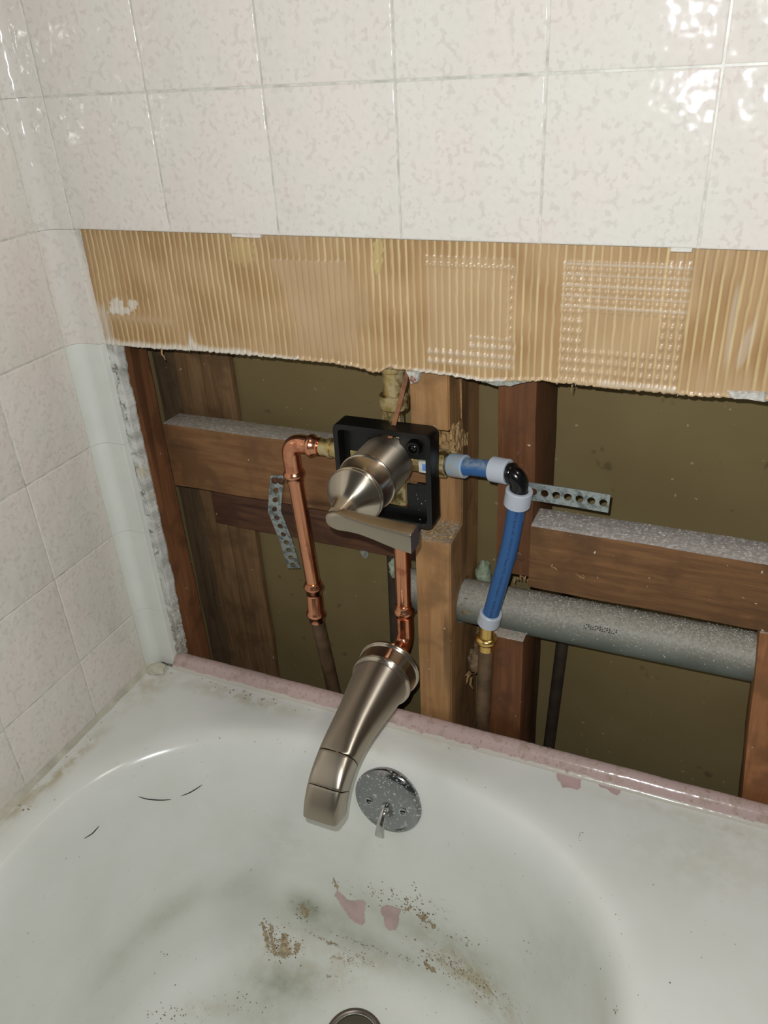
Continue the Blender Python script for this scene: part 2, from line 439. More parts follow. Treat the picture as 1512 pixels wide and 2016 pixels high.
# corner trim: cove pieces, one per course (lower ones plain white)
def cove(z0, z1, m, x1=XS, yl=-.016, gap=.00015):
    bm = bmesh.new(); P = []
    r = .0135
    for k in range(11):
        a = PI + (PI / 2) * k / 10          # concave fillet centre (r,-r) in plan
        P.append((r + r * math.cos(a) , -r - r * math.sin(a)))
    prof = [(0.0, yl)] + P + [(x1 - .0012, 0.0), (x1 - .0002, .0012), (x1 - .0004, .0095), (.004, .0095), (-.004, .0095), (-.004, yl)]
    nn = 6
    rings = []
    for k in range(nn + 1):
        z = z0 + gap + (z1 - z0 - 2 * gap) * k / nn
        s = .0 if 0 < k < nn else .0003
        rings.append([Vector((x + s * .6, y + s, z)) if i < len(prof) - 4 else Vector((x, y, z)) for i, (x, y) in enumerate(prof)])
    loft(bm, rings)
    return obj('cove_tile', fixn(bm), m, wall_back, ang=50)
for r in range(4): cove(rowz(r), rowz(r + 1), M_TILE)
cove(rowz(-1), rowz(0), M_TILE)
for r in (-2, -3, -4): cove(rowz(r), rowz(r + 1), M_STRIP)
cove(.0006, rowz(-4), M_STRIP)
bm = bmesh.new(); box(bm, -.006, .0022, -.0022, .0084, -.03, .96); g = obj('corner_grout', bm, M_GROUT, wall_back, False)

bm = bmesh.new(); box(bm, .012, XS, .0085, .0215, -.40, ZC)
obj('drywall', bm, M_PLW, wall_back, False)
bm = bmesh.new(); box(bm, .800, 1.50, .0, .0215, -.42, .98, .001)
obj('drywall', bm, M_ROOM, wall_back, False)
# adhesive: combed ridges over the board, torn lower edge
def lerp(a, b, t): return tuple(a[i] + (b[i] - a[i]) * t for i in range(3))
def clampf(x): return 0 if x < 0 else 1 if x > 1 else x
def sm(x, a, b):
    t = clampf((x - a) / (b - a)); return t * t * (3 - 2 * t)
C_DK, C_MD, C_LT = lin((168, 132, 88))[:3], lin((184, 150, 108))[:3], lin((220, 198, 150))[:3]
C_PINK, C_WH, C_YE = lin((202, 174, 138))[:3], lin((220, 212, 198))[:3], lin((200, 176, 120))[:3]
def adh(x, z):
    u, v = pjc(x, z)
    per = .0060 if x < .46 else .0064
    ph = x + (.0011 + .0014 * sm(x, .33, .10)) * n3(x, 0, z, 14) + .00035 * n3(x, 1, z, 90)
    if x < .16: ph += (z - .46) * -.05 * sm(x, .16, .08)
    a = (ph / per) % 1.0
    wv = .20 + .07 * n3(math.floor(ph / per) * 3.1, 2, z * 12)
    line = 1 - sm(abs(a - .5), wv * .55, wv)       # pale line between the brown bands
    h = .0010 * (1 - line); c = lerp(C_DK, C_MD, clampf(.5 + 1.2 * n3(x, z, 0, 30)))
    l2 = 1.0
    smear = sm(n3(x, z, 4, 11) + .95 * math.exp(-((x - .265) / .05) ** 2) * (1 if z < .50 else .4) + .22 * n3(x, 7, z * .3, 120), .26, .72)
    if z < .447 and x < .12: smear = max(smear, math.exp(-((z - .438 + (x - .05) * .02) / .004) ** 2) * .95 * (1 if z < .4445 else .7))
    line *= 1 - smear
    c = lerp(c, C_PINK, smear * .55)
    line *= .55 + .45 * sm(n3(math.floor(ph / per) * 7.3, 5, z * 9), -.3, .25)
    c = lerp(c, C_LT, line * .85)
    h += smear * .0004
    # imprints of the tile backs: rows of dots and bars
    for (xa, xb, za, zb, kind) in ((.372, .447, .418, .508, 1), (.481, .572, .412, .510, 2)):
        if xa < x < xb and za < z < zb:
            e = min(x - xa, xb - x, z - za, zb - z); fade = sm(e, 0, .003)
            fx = (x - xa) / (xb - xa); fz = (z - za) / (zb - za)
            c = lerp(c, C_PINK, fade * .42)
            px_, pz = .00605, .0078
            dx = ((x - xa) % px_) / px_ - .5; dz = ((z - za) % pz) / pz - .5
            if kind == 1: on = fz < .17 or (fz < .30 and fx > .5) or fx > .93 or fz > .90
            else: on = fz < .30 or fx > .80 or (fz > .60 and fz < .97) or (fx < .2 and fz < .75)
            if kind == 2 and fz < .30 and fx > .35: on = on and fz > .06
            if on:
                rr = (dx / .42) ** 2 + (dz / .30) ** 2
                if rr < 1:
                    hh = math.sqrt(1 - rr); h += .0015 * hh * fade
                    c = lerp(c, C_WH if (kind == 1 and fz < .30) else C_PINK, .45 * hh)
                if kind == 2 and fz > .58:
                    b_ = 1 - sm(abs(dz - .5 if dz > 0 else dz + .5), .06, .16)
                    h += .0014 * b_ * fade; c = lerp(c, C_WH, .35 * b_)
            elif kind == 2 and fz < .10:
                b_ = 1 - sm(abs(fz - .04), .01, .03); h += .0012 * b_; c = lerp(c, C_WH, .4 * b_)
    # pale flakes
    for (uu, vv, ru, rv, cc) in ((230, 603, 15, 17, C_WH), (262, 598, 10, 12, C_WH), (238, 612, 26, 8, C_WH), (745, 500, 11, 38, C_YE), (742, 528, 5, 16, C_YE), (478, 496, 26, 30, C_YE)):
        q = ((u - uu) / ru) ** 2 + ((v - vv) / rv) ** 2 + .9 * n3(x, z, 8, 260)
        if q < 1:
            k = sm(1 - q, 0, .25) * (.45 if uu == 478 else .85); c = lerp(c, cc, k); h += .0005 * k
    if x > .60:
        k = sm(n3(x * 2.2, z * .35, 3, 60), .25, .5) * .5; c = lerp(c, C_WH, k * .6)
    return h, c
def pjc(x, z): return pj((x, .009, z))
EDGE = [(.026, .4085), (.09, .409), (.147, .411), (.20, .4115), (.276, .4115), (.306, .410), (.322, .4065), (.329, .4075), (.336, .412), (.367, .411), (.39, .4105), (.421, .408), (.467, .413), (.523, .4125), (.579, .4125), (.634, .415), (.80, .417)]
def zedge(x):
    z = np.interp(x, [e[0] for e in EDGE], [e[1] for e in EDGE])
    return z + .0008 * n3(x, 0, 0, 260) + .0013 * max(0, n3(x, 5, 0, 90)) + .0005 * n3(x, 9, 0, 900)
def build_adhesive():
    nx, nzz = 860, 92; x0, x1 = XS - .003, .80
    vs, fs, cs = [], [], []
    for i in range(nx):
        x = x0 + (x1 - x0) * i / (nx - 1); zb = zedge(x)
        for j in range(nzz):
            t = j / (nzz - 1); z = zb + (ZC + .002 - zb) * t
            h, c = adh(x, z)
            e = z - zb; fr = .0022 + .0022 * n3(x, 3, 0, 60) + (.0035 if x < .20 else 0) * (1 + n3(x, 0, 2, 40)) + .016 * math.exp(-((x - .135) / .003) ** 2)
            k = 1 - sm(e, fr * .3, fr + .0015)
            if x < .25 or .36 < x < .44: c = lerp(c, C_WH, k * .9)
            else: c = lerp(c, lin((206, 180, 142))[:3], k * .6)
            c = lerp(c, C_WH, .5 * sm(x, .044, .038) * sm(z, .455, .44))
            h += .0008 * n3(x, z, 7, 200) * k
            y = .0090 - h - (.0010 * k * (1 + n3(x, 2, 1, 300)))
            vs.append((x, y, z)); cs.append((*c, 1))
    for i in range(nx - 1):
        for j in range(nzz - 1):
            a = i * nzz + j; fs.append((a, a + nzz, a + nzz + 1, a + 1))
    n0 = len(vs)                                    # underside of the torn board edge
    for i in range(nx):
        x, y, z = vs[i * nzz]; vs.append((x, .0212, z + .0008 * n3(x, 4, 4, 300))); cs.append((*C_WH, 1))
    for i in range(nx - 1): fs.append((i * nzz, n0 + i, n0 + i + 1, (i + 1) * nzz))
    me = bpy.data.meshes.new('tile_adhesive'); me.from_pydata(vs, [], fs)
    ca = me.color_attributes.new('Col', 'FLOAT_COLOR', 'POINT')
    ca.data.foreach_set('color', np.array(cs, dtype=np.float32).ravel())
    me.materials.append(M_ADH); me.polygons.foreach_set('use_smooth', [True] * len(fs))
    o = bpy.data.objects.new('tile_adhesive', me); col.objects.link(o); o.parent = wall_back
    o.location = -wloc(wall_back); o['kind'] = 'stuff'
    return o
build_adhesive()
# broken board edge down the left side, beside the trim
def build_edge():
    nx, nzz = 34, 420; vs, fs, cs = [], [], []
    for j in range(nzz):
        z = -.012 + (.416 + .012) * j / (nzz - 1)
        xr = .0405 + .0018 * n3(0, z, 0, 45) + .0010 * n3(3, z, 0, 150) + .0007 * n3(5, z, 0, 620) - .003 * sm(z, .12, .0) + (.004 * sm(z, .39, .414))
        for i in range(nx):
            t = i / (nx - 1); x = XS - .0016 + (xr - XS + .0016) * t
            crack = abs(n3(x * 3.2, 0, z, 42) + .25 * n3(x, 1, z, 240)); ck = sm(.085 - crack, 0, .07) * sm(t, .02, .12) * sm(.8 - t, 0, .3)
            rough_ = n3(x, 0, z, 420)
            lowk = sm(z, .14, .03)
            h = .0005 * rough_ - .0012 * ck + (.0016 * n3(x, 3, z, 170)) * lowk
            c = lerp(lin((214, 214, 208))[:3], lin((176, 176, 168))[:3], clampf(.35 + 1.3 * n3(x, 4, z, 90)))
            c = lerp(c, lin((112, 108, 98))[:3], ck * .8)
            c = lerp(c, lin((158, 148, 136))[:3], lowk * clampf(.5 + 1.6 * n3(x, 7, z, 160)))
            if n3(x, 8, z, 70) > .42 and z > .2: c = lerp(c, lin((196, 180, 140))[:3], .5)
            y = .0085 - h + .011 * sm(t, .86, 1.0) * (.85 + .15 * rough_) + .0006 * t
            vs.append((x, y, z)); cs.append((*c, 1))
    for j in range(nzz - 1):
        for i in range(nx - 1):
            a = j * nx + i; fs.append((a, a + 1, a + nx + 1, a + nx))
    n0 = len(vs)
    for j in range(nzz):
        x, y, z = vs[j * nx + nx - 1]; vs.append((x - .001, .0215, z)); cs.append((*lin((190, 184, 172))[:3], 1))
    for j in range(nzz - 1): fs.append((j * nx + nx - 1, n0 + j, n0 + j + 1, (j + 1) * nx + nx - 1))
    me = bpy.data.meshes.new('plaster_edge'); me.from_pydata(vs, [], fs)
    ca = me.color_attributes.new('Col', 'FLOAT_COLOR', 'POINT')
    ca.data.foreach_set('color', np.array(cs, dtype=np.float32).ravel())
    me.materials.append(M_PLASTER); me.polygons.foreach_set('use_smooth', [True] * len(fs))
    o = bpy.data.objects.new('plaster_edge', me); col.objects.link(o); o.parent = wall_back; o.location = -wloc(wall_back)
build_edge()
bm = bmesh.new(); rnd = random.Random(5)
for k in range(150):        # torn paper whiskers along the ragged board edge
    z = rnd.uniform(.02, .40); x = .0395 + rnd.uniform(-.001, .002); L = rnd.uniform(.0012, .0042)
    p = Vector((x, .012 + rnd.uniform(-.002, .004), z)); d = Vector((rnd.uniform(.3, 1), rnd.uniform(-.4, .3), rnd.uniform(-.9, .7))).normalized()
    tube(bm, [p, p + d * L * .6, p + d * L + Vector((0, 0, -.0006))], [.0007, .0005, .0001], 4)
for k in range(200):
    x = rnd.uniform(.06, .74); z = zedge(x); L = rnd.uniform(.0008, .0030)
    p = Vector((x, .012 + rnd.uniform(-.003, .005), z + .0005)); d = Vector((rnd.uniform(-.6, .6), rnd.uniform(-.5, .3), -1)).normalized()
    tube(bm, [p, p + d * L], [.0006, .0001], 4)
w_ = obj('torn_paper_fringe', fixn(bm), M_PLW, wall_back); w_['kind'] = 'stuff'
# bigger hanging bits
bm = bmesh.new()
p = at(318, 688, y=.012); tube(bm, [p, p + Vector((.001, -.002, -.004)), p + Vector((.0028, -.002, -.006)), p + Vector((.003, -.001, -.010))], [.0008, .0009, .0008, .0004], 6)
p = at(1127, 757, y=.012); tube(bm, [p, p + Vector((-.0005, -.002, -.006))], [.0007, .0002], 5)
obj('paper_curl', fixn(bm), M_SPLINT, wall_back)
def chip(pts, y, th, m, name='plaster_chunk', parent=wall_back, seed=0):
    bm = bmesh.new(); P = [at(u, v, y=y) for u, v in pts]; c = sum(P, Vector()) / len(P)
    for s, yy in ((1.0, 0),):
        front = [bm.verts.new(c + (p - c) * .82 + Vector((0, -th * .5, 0))) for p in P]
        mid = [bm.verts.new(p) for p in P]; back = [bm.verts.new(p + Vector((0, th, 0))) for p in P]
        n = len(P); bm.faces.new(front); bm.faces.new(back[::-1])
        for i in range(n):
            bm.faces.new((front[i], mid[i], mid[(i + 1) % n], front[(i + 1) % n])); bm.faces.new((mid[i], back[i], back[(i + 1) % n], mid[(i + 1) % n]))
    bmesh.ops.triangulate(bm, faces=bm.faces[:]); bmesh.ops.subdivide_edges(bm, edges=bm.edges[:], cuts=2, use_grid_fill=True)
    for v in bm.verts: v.co += Vector((n3(v.co.x, seed, v.co.z, 260), n3(v.co.x, 3, v.co.z, 200), n3(v.co.z, 1, v.co.x, 260))) * .0009
    return obj(name, fixn(bm), m, parent)
chip([(940, 741), (1052, 741), (1046, 750), (1022, 752), (1008, 758), (975, 758), (950, 752)], .0125, .006, M_PLG, seed=1)
chip([(1428, 768), (1512, 770), (1512, 790), (1490, 786), (1440, 782), (1434, 780)], .0085, .006, M_PLW, seed=2)
chip([(798, 727), (830, 729), (826, 742), (822, 752), (810, 756), (806, 742)], .0125, .005, M_PLW, seed=3)
bm = bmesh.new(); lump(bm, at(815, 745, y=.013), (.0042, .004, .0042), 4, 3, .3, 3)
obj('plaster_chunk', bm, plain('pinkish_brown_plaster', (190, 140, 122), .8, .16, 300, .6), wall_back)

# ------------------------------------------------------------------ left wall
bm = bmesh.new(); box(bm, -.02, -.0092, -1.05, .03, -.42, .98)
wall_left = struct(obj('wall_left', bm, M_GROUT, None, False))
bm = bmesh.new(); box(bm, -.0092, -.0007, -1.03, -.014, .001, .975)
obj('grout', bm, M_GROUT, wall_left, False)
ycols = [-.0154, -.1072] + [-.1072 - TW * k for k in range(1, 9)]
for r in range(-5, 4):
    z0, z1 = rowz(r), rowz(r + 1)
    if r == -5: z0, z1 = .0035, rowz(-4)
    for c in range(9):
        y1, y0 = ycols[c], ycols[c + 1]; j = jr.uniform(-.0005, .0005); tz = jr.uniform(-.0008, .0008)
        bm = bmesh.new(); box(bm, -.008, 0, y0 + .0006, y1 - .0006, z0 + .0006, z1 - .0006, .0014, 3)
        for v in bm.verts:
            v.co.x += j * .6 + (tz * (v.co.y - (y0 + y1) / 2) / TW)
            if r >= -5 and c == 0: v.co.z += 0
        obj('tile', bm, M_TILE, wall_left)

# ------------------------------------------------------------------ rear panel of the wall cavity
bm = bmesh.new(); box(bm, -.03, .84, .118, .130, -.42, .60)
struct(obj('wall_rear', bm, M_PANEL, None, False))
bm = bmesh.new(); box(bm, -.6, 1.6, -1.5, .13, -.435, -.42)
struct(obj('floor', bm, M_ROOM, None, False))

# ================================================================== BATHTUB
A_, B_, XC, Y0, YF = .287, .215, .328, -.26, -1.17
def outline(d, n=130, ns=26):
    a, b = A_ - d, B_ - d; P = []
    e = 2 / 2.35
    for k in range(n + 1):                          # back end, from left to right
        t = PI - PI * k / n; c, s = math.cos(t), math.sin(t)
        P.append((XC + a * math.copysign(abs(c) ** e, c), Y0 + b * abs(s) ** e))
    for k in range(1, ns): P.append((XC + a, Y0 + (YF - Y0) * k / ns))
    for k in range(41):
        t = -PI * k / 40; c, s = math.cos(t), math.sin(t)
        P.append((XC + a * math.copysign(abs(c) ** e, c), YF - b * abs(s) ** e))
    for k in range(1, ns): P.append((XC - a, YF + (Y0 - YF) * k / ns))
    return P
PROF = [(-.020, 0), (-.014, -.0003), (-.008, -.0013), (-.003, -.0030), (.001, -.0056), (.0045, -.0092), (.0075, -.0138), (.0105, -.0200), (.0130, -.0270), (.0155, -.0350)]
z = -.035; d = .0155
for z in np.arange(-.043, -.262, -.008):
    d += .008 * (.165 + .06 * (-z - .04)); PROF.append((d, float(z)))
R_ = .050; zc = PROF[-1][1]; dc = PROF[-1][0]
for k in range(1, 15):
    t = k / 14 * (PI / 2 - .18); PROF.append((dc + R_ * (1 - math.cos(t + .18)) - R_ * (1 - math.cos(.18)), zc - R_ * (math.sin(t + .18) - math.sin(.18))))
ZFL = PROF[-1][1] - .003
dd = PROF[-1][0]
for k in range(1, 9): PROF.append((dd + (.205 - dd) * k / 8 if dd < .205 else dd, ZFL + .003 - .003 * k / 8))
def build_tub():
    rings = []
    o0 = outline(PROF[0][0]); N = len(o0)
    XO0, XO1, YO0, YO1 = .0012, .775, -.003, -1.47
    def outer(p):
        x, y = p; cx, cy = XC, -.7
        # push outwards to the rectangle
        dx, dy = x - cx, y - cy
        t = min((XO1 - cx) / dx if dx > 0 else (XO0 - cx) / dx if dx < 0 else 1e9, (YO0 - cy) / dy if dy > 0 else (YO1 - cy) / dy if dy < 0 else 1e9)
        return (cx + dx * t, cy + dy * t)
    outs = [outer(p) for p in o0]
    # snap nearest to the corners
    for cxy in ((XO0, YO0), (XO1, YO0), (XO1, YO1), (XO0, YO1)):
        i = min(range(N), key=lambda k: (outs[k][0] - cxy[0]) ** 2 + (outs[k][1] - cxy[1]) ** 2); outs[i] = cxy
    rings.append([Vector((x, y, -.055)) for x, y in outs])
    rings.append([Vector((x, y, -.004)) for x, y in outs])
    for k in range(0, 9):
        t = k / 9
        rings.append([Vector((outs[i][0] * (1 - t) + o0[i][0] * t, outs[i][1] * (1 - t) + o0[i][1] * t, 0)) for i in range(N)])
    for d, z in PROF: rings.append([Vector((x, y, z)) for x, y in outline(d)])
    bm = bmesh.new(); R2 = loft(bm, rings, cap=False)
    # floor strip: join the last ring across
    last = R2[-1]
    bmesh.ops.contextual_create(bm, geom=last)
    fixn(bm)
    # make sure normals point into the basin/up
    up = sum(f.normal.z * f.calc_area() for f in bm.faces)
    if up < 0: bmesh.ops.reverse_faces(bm, faces=bm.faces[:])
    return bm
bm = build_tub()
bm.faces.ensure_lookup_table()
TUBBVH = BVHTree.FromBMesh(bm)
def hit(u, v, off=0.0):
    d = (RX * ((u - 756) / F) + RY * ((v - 1008) / F) + RZ).normalized()
    p, n, i, t = TUBBVH.ray_cast(CP, d)
    if p is None: p, n = CP + d * (-CP.z / d.z), Vector((0, 0, 1))
    if n.dot(d) > 0: n = -n
    return p + n * off, n
# grime masks stored on the enamel: R greenish film plus shading of the right basin wall, G brown specks, B beige dirt
BL = [  # centre u,v, radius along, radius across, angle, channel, strength
    (605, 1790, 45, 28, 25, 0, .9), (665, 1800, 60, 22, 20, 0, .45), (560, 1935, 85, 50, 0, 0, .75), (520, 1985, 90, 50, 0, 0, .45),
    (700, 1850, 210, 30, 24, 0, .45), (860, 1850, 190, 30, 27, 0, .5), (470, 1745, 60, 30, -15, 0, .3), (330, 1800, 120, 26, -35, 0, .32), (240, 1880, 120, 24, -48, 0, .28),
    (930, 1900, 120, 40, 38, 0, .45), (1090, 1900, 80, 110, 0, 0, .22),  # last blob: shading of the right basin wall, painted into the colour
    (935, 1935, 110, 24, 42, 2, .85), (870, 1890, 60, 14, 30, 2, .5), (700, 1890, 70, 22, 12, 2, .45), (560, 1860, 60, 35, 0, 2, .45), (640, 1915, 80, 30, 5, 2, .35),
    (940, 1930, 110, 20, 42, 1, .55), (890, 1905, 90, 9, 30, 1, .6), (690, 1890, 50, 14, 8, 1, .55), (560, 1865, 36, 22, 10, 1, .5), (600, 1785, 26, 16, 40, 1, .42),
    (640, 1850, 70, 5, 24, 1, .7), (720, 1860, 60, 4, 22, 1, .6), (400, 1990, 50, 20, 0, 1, .22), (410, 1985, 45, 18, 0, 2, .35), (660, 1925, 45, 14, 0, 1, .35),
    (470, 1372, 130, 12, 15, 2, .55), (870, 1452, 90, 12, 16, 2, .6), (1010, 1480, 70, 6, 15, 2, .4), (120, 1520, 130, 9, -44, 2, .9), (40, 1585, 60, 10, -44, 2, .9), (300, 1345, 50, 26, -30, 2, .6),
    (1290, 1590, 110, 10, 14, 2, .35), (1440, 1635, 90, 14, 14, 2, .45), (1400, 1700, 160, 60, 14, 2, .22), (700, 1470, 60, 14, 10, 2, .35), (560, 1640, 60, 60, 0, 2, .15), (740, 1745, 60, 10, 20, 1, .3), (860, 1790, 40, 25, 40, 1, .35),
]
lay = bm.verts.layers.float_color.new('grime_and_shade')
for v_ in bm.verts:
    c = [0, 0, 0]
    if v_.co.y > -.6:
        u, v = pj(v_.co)
        if -100 < u < 1650 and 1200 < v < 2200:
            for (cu, cv, ra, rb, an, ch, st) in BL:
                a = math.radians(an); du, dv = u - cu, v - cv
                s = ((du * math.cos(a) + dv * math.sin(a)) / ra) ** 2 + ((-du * math.sin(a) + dv * math.cos(a)) / rb) ** 2
                if s < 5: c[ch] = max(c[ch], st * math.exp(-s))
    v_[lay] = (*[min(1, x) for x in c], 1)
tub = thing('bathtub', 'white enamelled bathtub with chipped pink patches and stained basin', 'bathtub', (.39, -.7, ZFL))
obj('tub_shell', bm, M_TUB, tub, ang=50)
# outer apron so the tub stands on the floor
bm = bmesh.new()
box(bm, .745, .772, -1.466, -.006, -.42, -.05, .004, 2)
obj('apron', bm, M_TUB, tub)
# raised pink flange at the wall end
bm = bmesh.new(); FP = [(-.006, .0004), (-.0045, .0010), (-.0028, .0024), (-.0012, .0048), (.0004, .0078), (.0026, .0106), (.0056, .0124), (.0092, .0130), (.0125, .0128), (.0150, .0112), (.0158, .006), (.0158, -.03), (.010, -.03), (-.004, -.012)]
nx = 420; rings = []
for i in range(nx + 1):
    x = .0300 + (.775 - .0300) * i / nx; w1 = .0006 * n3(x, 0, 0, 25)
    rings.append([Vector((x, y + w1 + (.0003 * n3(x, k, 0, 200) if k < 10 else 0), z + w1 * .5 + (.0003 * n3(x, k, 5, 180) if 0 < k < 10 else 0))) for k, (y, z) in enumerate(FP)])
loft(bm, rings); fixn(bm)
lay = bm.verts.layers.float_color.new('Col')
for v_ in bm.verts:
    k = 1 - sm(v_.co.z, .001, .006)
    v_[lay] = (k * .9, k * .9, k * .9, 1)
flange = obj('tiling_flange', bm, M_FLANGE, tub, label='old pink enamel upstand along the wall', ang=60)
# patches lying on the enamel (chips, stains): outline traced, conformed to the surface
def patch(poly, m, name, parent=tub, off=.0003, jag=1.6, step=3.0, seed=0, label=None):
    us = [p[0] for p in poly]; vs = [p[1] for p in poly]
    def inside(u, v):
        u += jag * n3(u, v, seed, .16) + jag * n3(u, v, seed + 9, .5); v += jag * n3(u + 50, v, seed, .16)
        c = False; n = len(poly); j = n - 1
        for i in range(n):
            if (poly[i][1] > v) != (poly[j][1] > v) and u < (poly[j][0] - poly[i][0]) * (v - poly[i][1]) / (poly[j][1] - poly[i][1] + 1e-9) + poly[i][0]: c = not c
            j = i
        return c
    bm = bmesh.new(); vm = {}
    def gv(i, j):
        if (i, j) not in vm:
            p, n = hit(i * step, j * step, off); vm[(i, j)] = bm.verts.new(p)
        return vm[(i, j)]
    for i in range(int(min(us) / step) - 1, int(max(us) / step) + 2):
        for j in range(int(min(vs) / step) - 1, int(max(vs) / step) + 2):
            if inside((i + .5) * step, (j + .5) * step): bm.faces.new((gv(i, j), gv(i, j + 1), gv(i + 1, j + 1), gv(i + 1, j)))
    if not bm.faces: bm.free(); return None
    ext = bmesh.ops.extrude_face_region(bm, geom=bm.faces[:])
    for e in ext['geom']:
        if isinstance(e, bmesh.types.BMVert): e.co += Vector((0, -.3, .9)).normalized() * .00012
    bmesh.ops.recalc_face_normals(bm, faces=bm.faces[:])
    return obj(name, bm, m, parent, label=label, smooth=False)
patch([(664, 1751), (668, 1757), (677, 1764), (684, 1772), (698, 1773), (712, 1772), (720, 1776), (717, 1800), (719, 1816), (712, 1821), (698, 1815), (688, 1806), (682, 1796), (672, 1782), (663, 1766), (658, 1764)], M_PINK, 'paint_chip', label='pink patch where the white coat has flaked off', step=1.5, jag=1.0)
patch([(752, 1785), (762, 1782), (775, 1785), (790, 1790), (785, 1803), (784, 1820), (779, 1830), (766, 1832), (757, 1822), (756, 1806), (749, 1795)], M_PINK, 'paint_chip', label='pink patch where the white coat has flaked off', step=1.5, jag=1.0, seed=3)
patch([(1094, 1516), (1148, 1530), (1143, 1538), (1143, 1552), (1136, 1555), (1120, 1551), (1108, 1551), (1103, 1541), (1097, 1536)], M_PINK, 'paint_chip', label='pink patch where the white coat has flaked off', step=1.5, jag=1.0, seed=5)
patch([(1175, 1540), (1225, 1548), (1221, 1560), (1216, 1567), (1204, 1562), (1194, 1553), (1182, 1550)], M_PINK, 'paint_chip', label='pink patch where the white coat has flaked off', step=1.5, jag=1.0, seed=6)
def specks(name, spots, m, seed, parent=tub):
    rnd = random.Random(seed); bm = bmesh.new()
    for (cu, cv, su, sv, an, n, smin, smax) in spots:
        a = math.radians(an)
        for _ in range(n):
            gu, gv_ = rnd.gauss(0, 1) * su, rnd.gauss(0, 1) * sv
            u = cu + gu * math.cos(a) - gv_ * math.sin(a); v = cv + gu * math.sin(a) + gv_ * math.cos(a)
            p, nn = hit(u, v, .00015)
            if p is None: continue
            r = rnd.uniform(smin, smax) * .0005; t, b_ = frame_of(nn); k = rnd.randint(5, 8); ph = rnd.random() * 6
            st = rnd.uniform(.6, 1.6)
            if rnd.random() < .45: continue
            vs = [bm.verts.new(p + t * math.cos(ph + 2 * PI * i / k) * r * rnd.uniform(.5, 1.2) * st + b_ * math.sin(ph + 2 * PI * i / k) * r * rnd.uniform(.5, 1.2)) for i in range(k)]
            top = bm.verts.new(p + nn * min(r * .4, .0004))
            for i in range(k): bm.faces.new((vs[i], vs[(i + 1) % k], top))
    fixn(bm)
    o = obj(name, bm, m, parent, smooth=False); o['kind'] = 'stuff'; return o
specks('rust_specks', [(757, 1763, 30, 12, 12, 90, .7, 2.6), (830, 1800, 26, 7, 38, 70, .7, 3.0), (834, 1806, 7, 5, 20, 26, 1.5, 3.4), (805, 1782, 12, 8, 0, 30, .8, 2.6), (658, 1735, 8, 3, 60, 14, .8, 2.2), (822, 1765, 3, 18, -20, 30, .8, 2.0), (600, 1800, 12, 9, 10, 30, .7, 2.4),
                       (530, 1838, 3, 16, -8, 60, .8, 2.2), (545, 1850, 4, 14, 4, 60, .8, 2.2), (560, 1865, 7, 14, 10, 70, .8, 2.4), (585, 1868, 8, 12, 0, 50, .7, 2.0), (545, 1878, 16, 5, 0, 40, .7, 2.0),
                       (900, 1905, 50, 4, 33, 80, .8, 2.6), (840, 1895, 8, 8, 33, 30, .8, 3.4), (645, 1852, 34, 2, 25, 80, .5, 1.6), (705, 1856, 26, 2, 22, 50, .5, 1.6), (690, 1888, 22, 7, 8, 50, .6, 1.8), (890, 1915, 60, 14, 34, 90, .6, 2.2), (790, 1885, 20, 2, 15, 20, .6, 2)], M_GRIME, 11)
specks('grime_specks', [(910, 1850, 16, 4, 15, 40, .8, 2.8), (320, 1880, 6, 5, 0, 14, 1, 3), (332, 1995, 30, 10, 0, 50, .8, 2.6), (340, 1955, 60, 40, 0, 26, .6, 1.8), (470, 1980, 30, 14, 0, 40, .8, 2.4), (1042, 1868, 4, 10, -30, 10, .8, 2.2), (1207, 1990, 3, 6, 30, 10, .8, 2.4),
                        (860, 1700, 220, 120, 0, 40, .5, 1.4), (120, 1500, 100, 8, -44, 30, .6, 2.2), (45, 1592, 8, 4, 0, 16, 1, 3), (560, 1530, 200, 60, 0, 36, .5, 1.5), (1300, 1800, 130, 120, 0, 34, .5, 1.5), (1145, 1645, 5, 5, 0, 12, .8, 1.6), (930, 1950, 60, 30, 38, 70, .6, 2.0), (620, 1955, 160, 30, 0, 40, .5, 1.6)], M_GRIMEG, 12)
specks('plaster_specks', [(880, 1448, 40, 7, 16, 110, .8, 3.6), (1130, 1500, 160, 5, 15, 60, .8, 3.0), (480, 1365, 60, 6, 15, 70, .8, 3.0), (345, 1312, 18, 8, 15, 60, .8, 3.0), (1440, 1605, 70, 5, 14, 50, .8, 3.2), (1020, 1490, 60, 4, 15, 50, .8, 3)], M_BEIGE, 13)
M_STREAK = plain('pale_brown_stain', (188, 170, 138), .7, .1, 240, .3)
for sd, poly in enumerate(([(512, 1814), (519, 1817), (530, 1846), (531, 1872), (525, 1868), (520, 1842)], [(530, 1818), (539, 1822), (536, 1842), (546, 1878), (540, 1884), (532, 1846)],
        [(554, 1838), (566, 1838), (566, 1862), (574, 1880), (556, 1888), (546, 1880), (552, 1860)], [(581, 1856), (592, 1856), (588, 1876), (578, 1878)],
        [(822, 1801), (836, 1799), (842, 1808), (832, 1812), (824, 1809)], [(842, 1812), (850, 1814), (858, 1827), (852, 1828)], [(790, 1791), (800, 1789), (808, 1781), (812, 1785), (802, 1795)],
        [(655, 1728), (660, 1732), (668, 1750), (663, 1752)], [(832, 1894), (846, 1898), (862, 1916), (850, 1914), (836, 1902)], [(590, 1782), (606, 1788), (612, 1800), (600, 1806), (592, 1796)])):
    patch(poly, M_STREAK, 'stain', step=1.5, jag=3.2, seed=20 + sd, off=.0002)
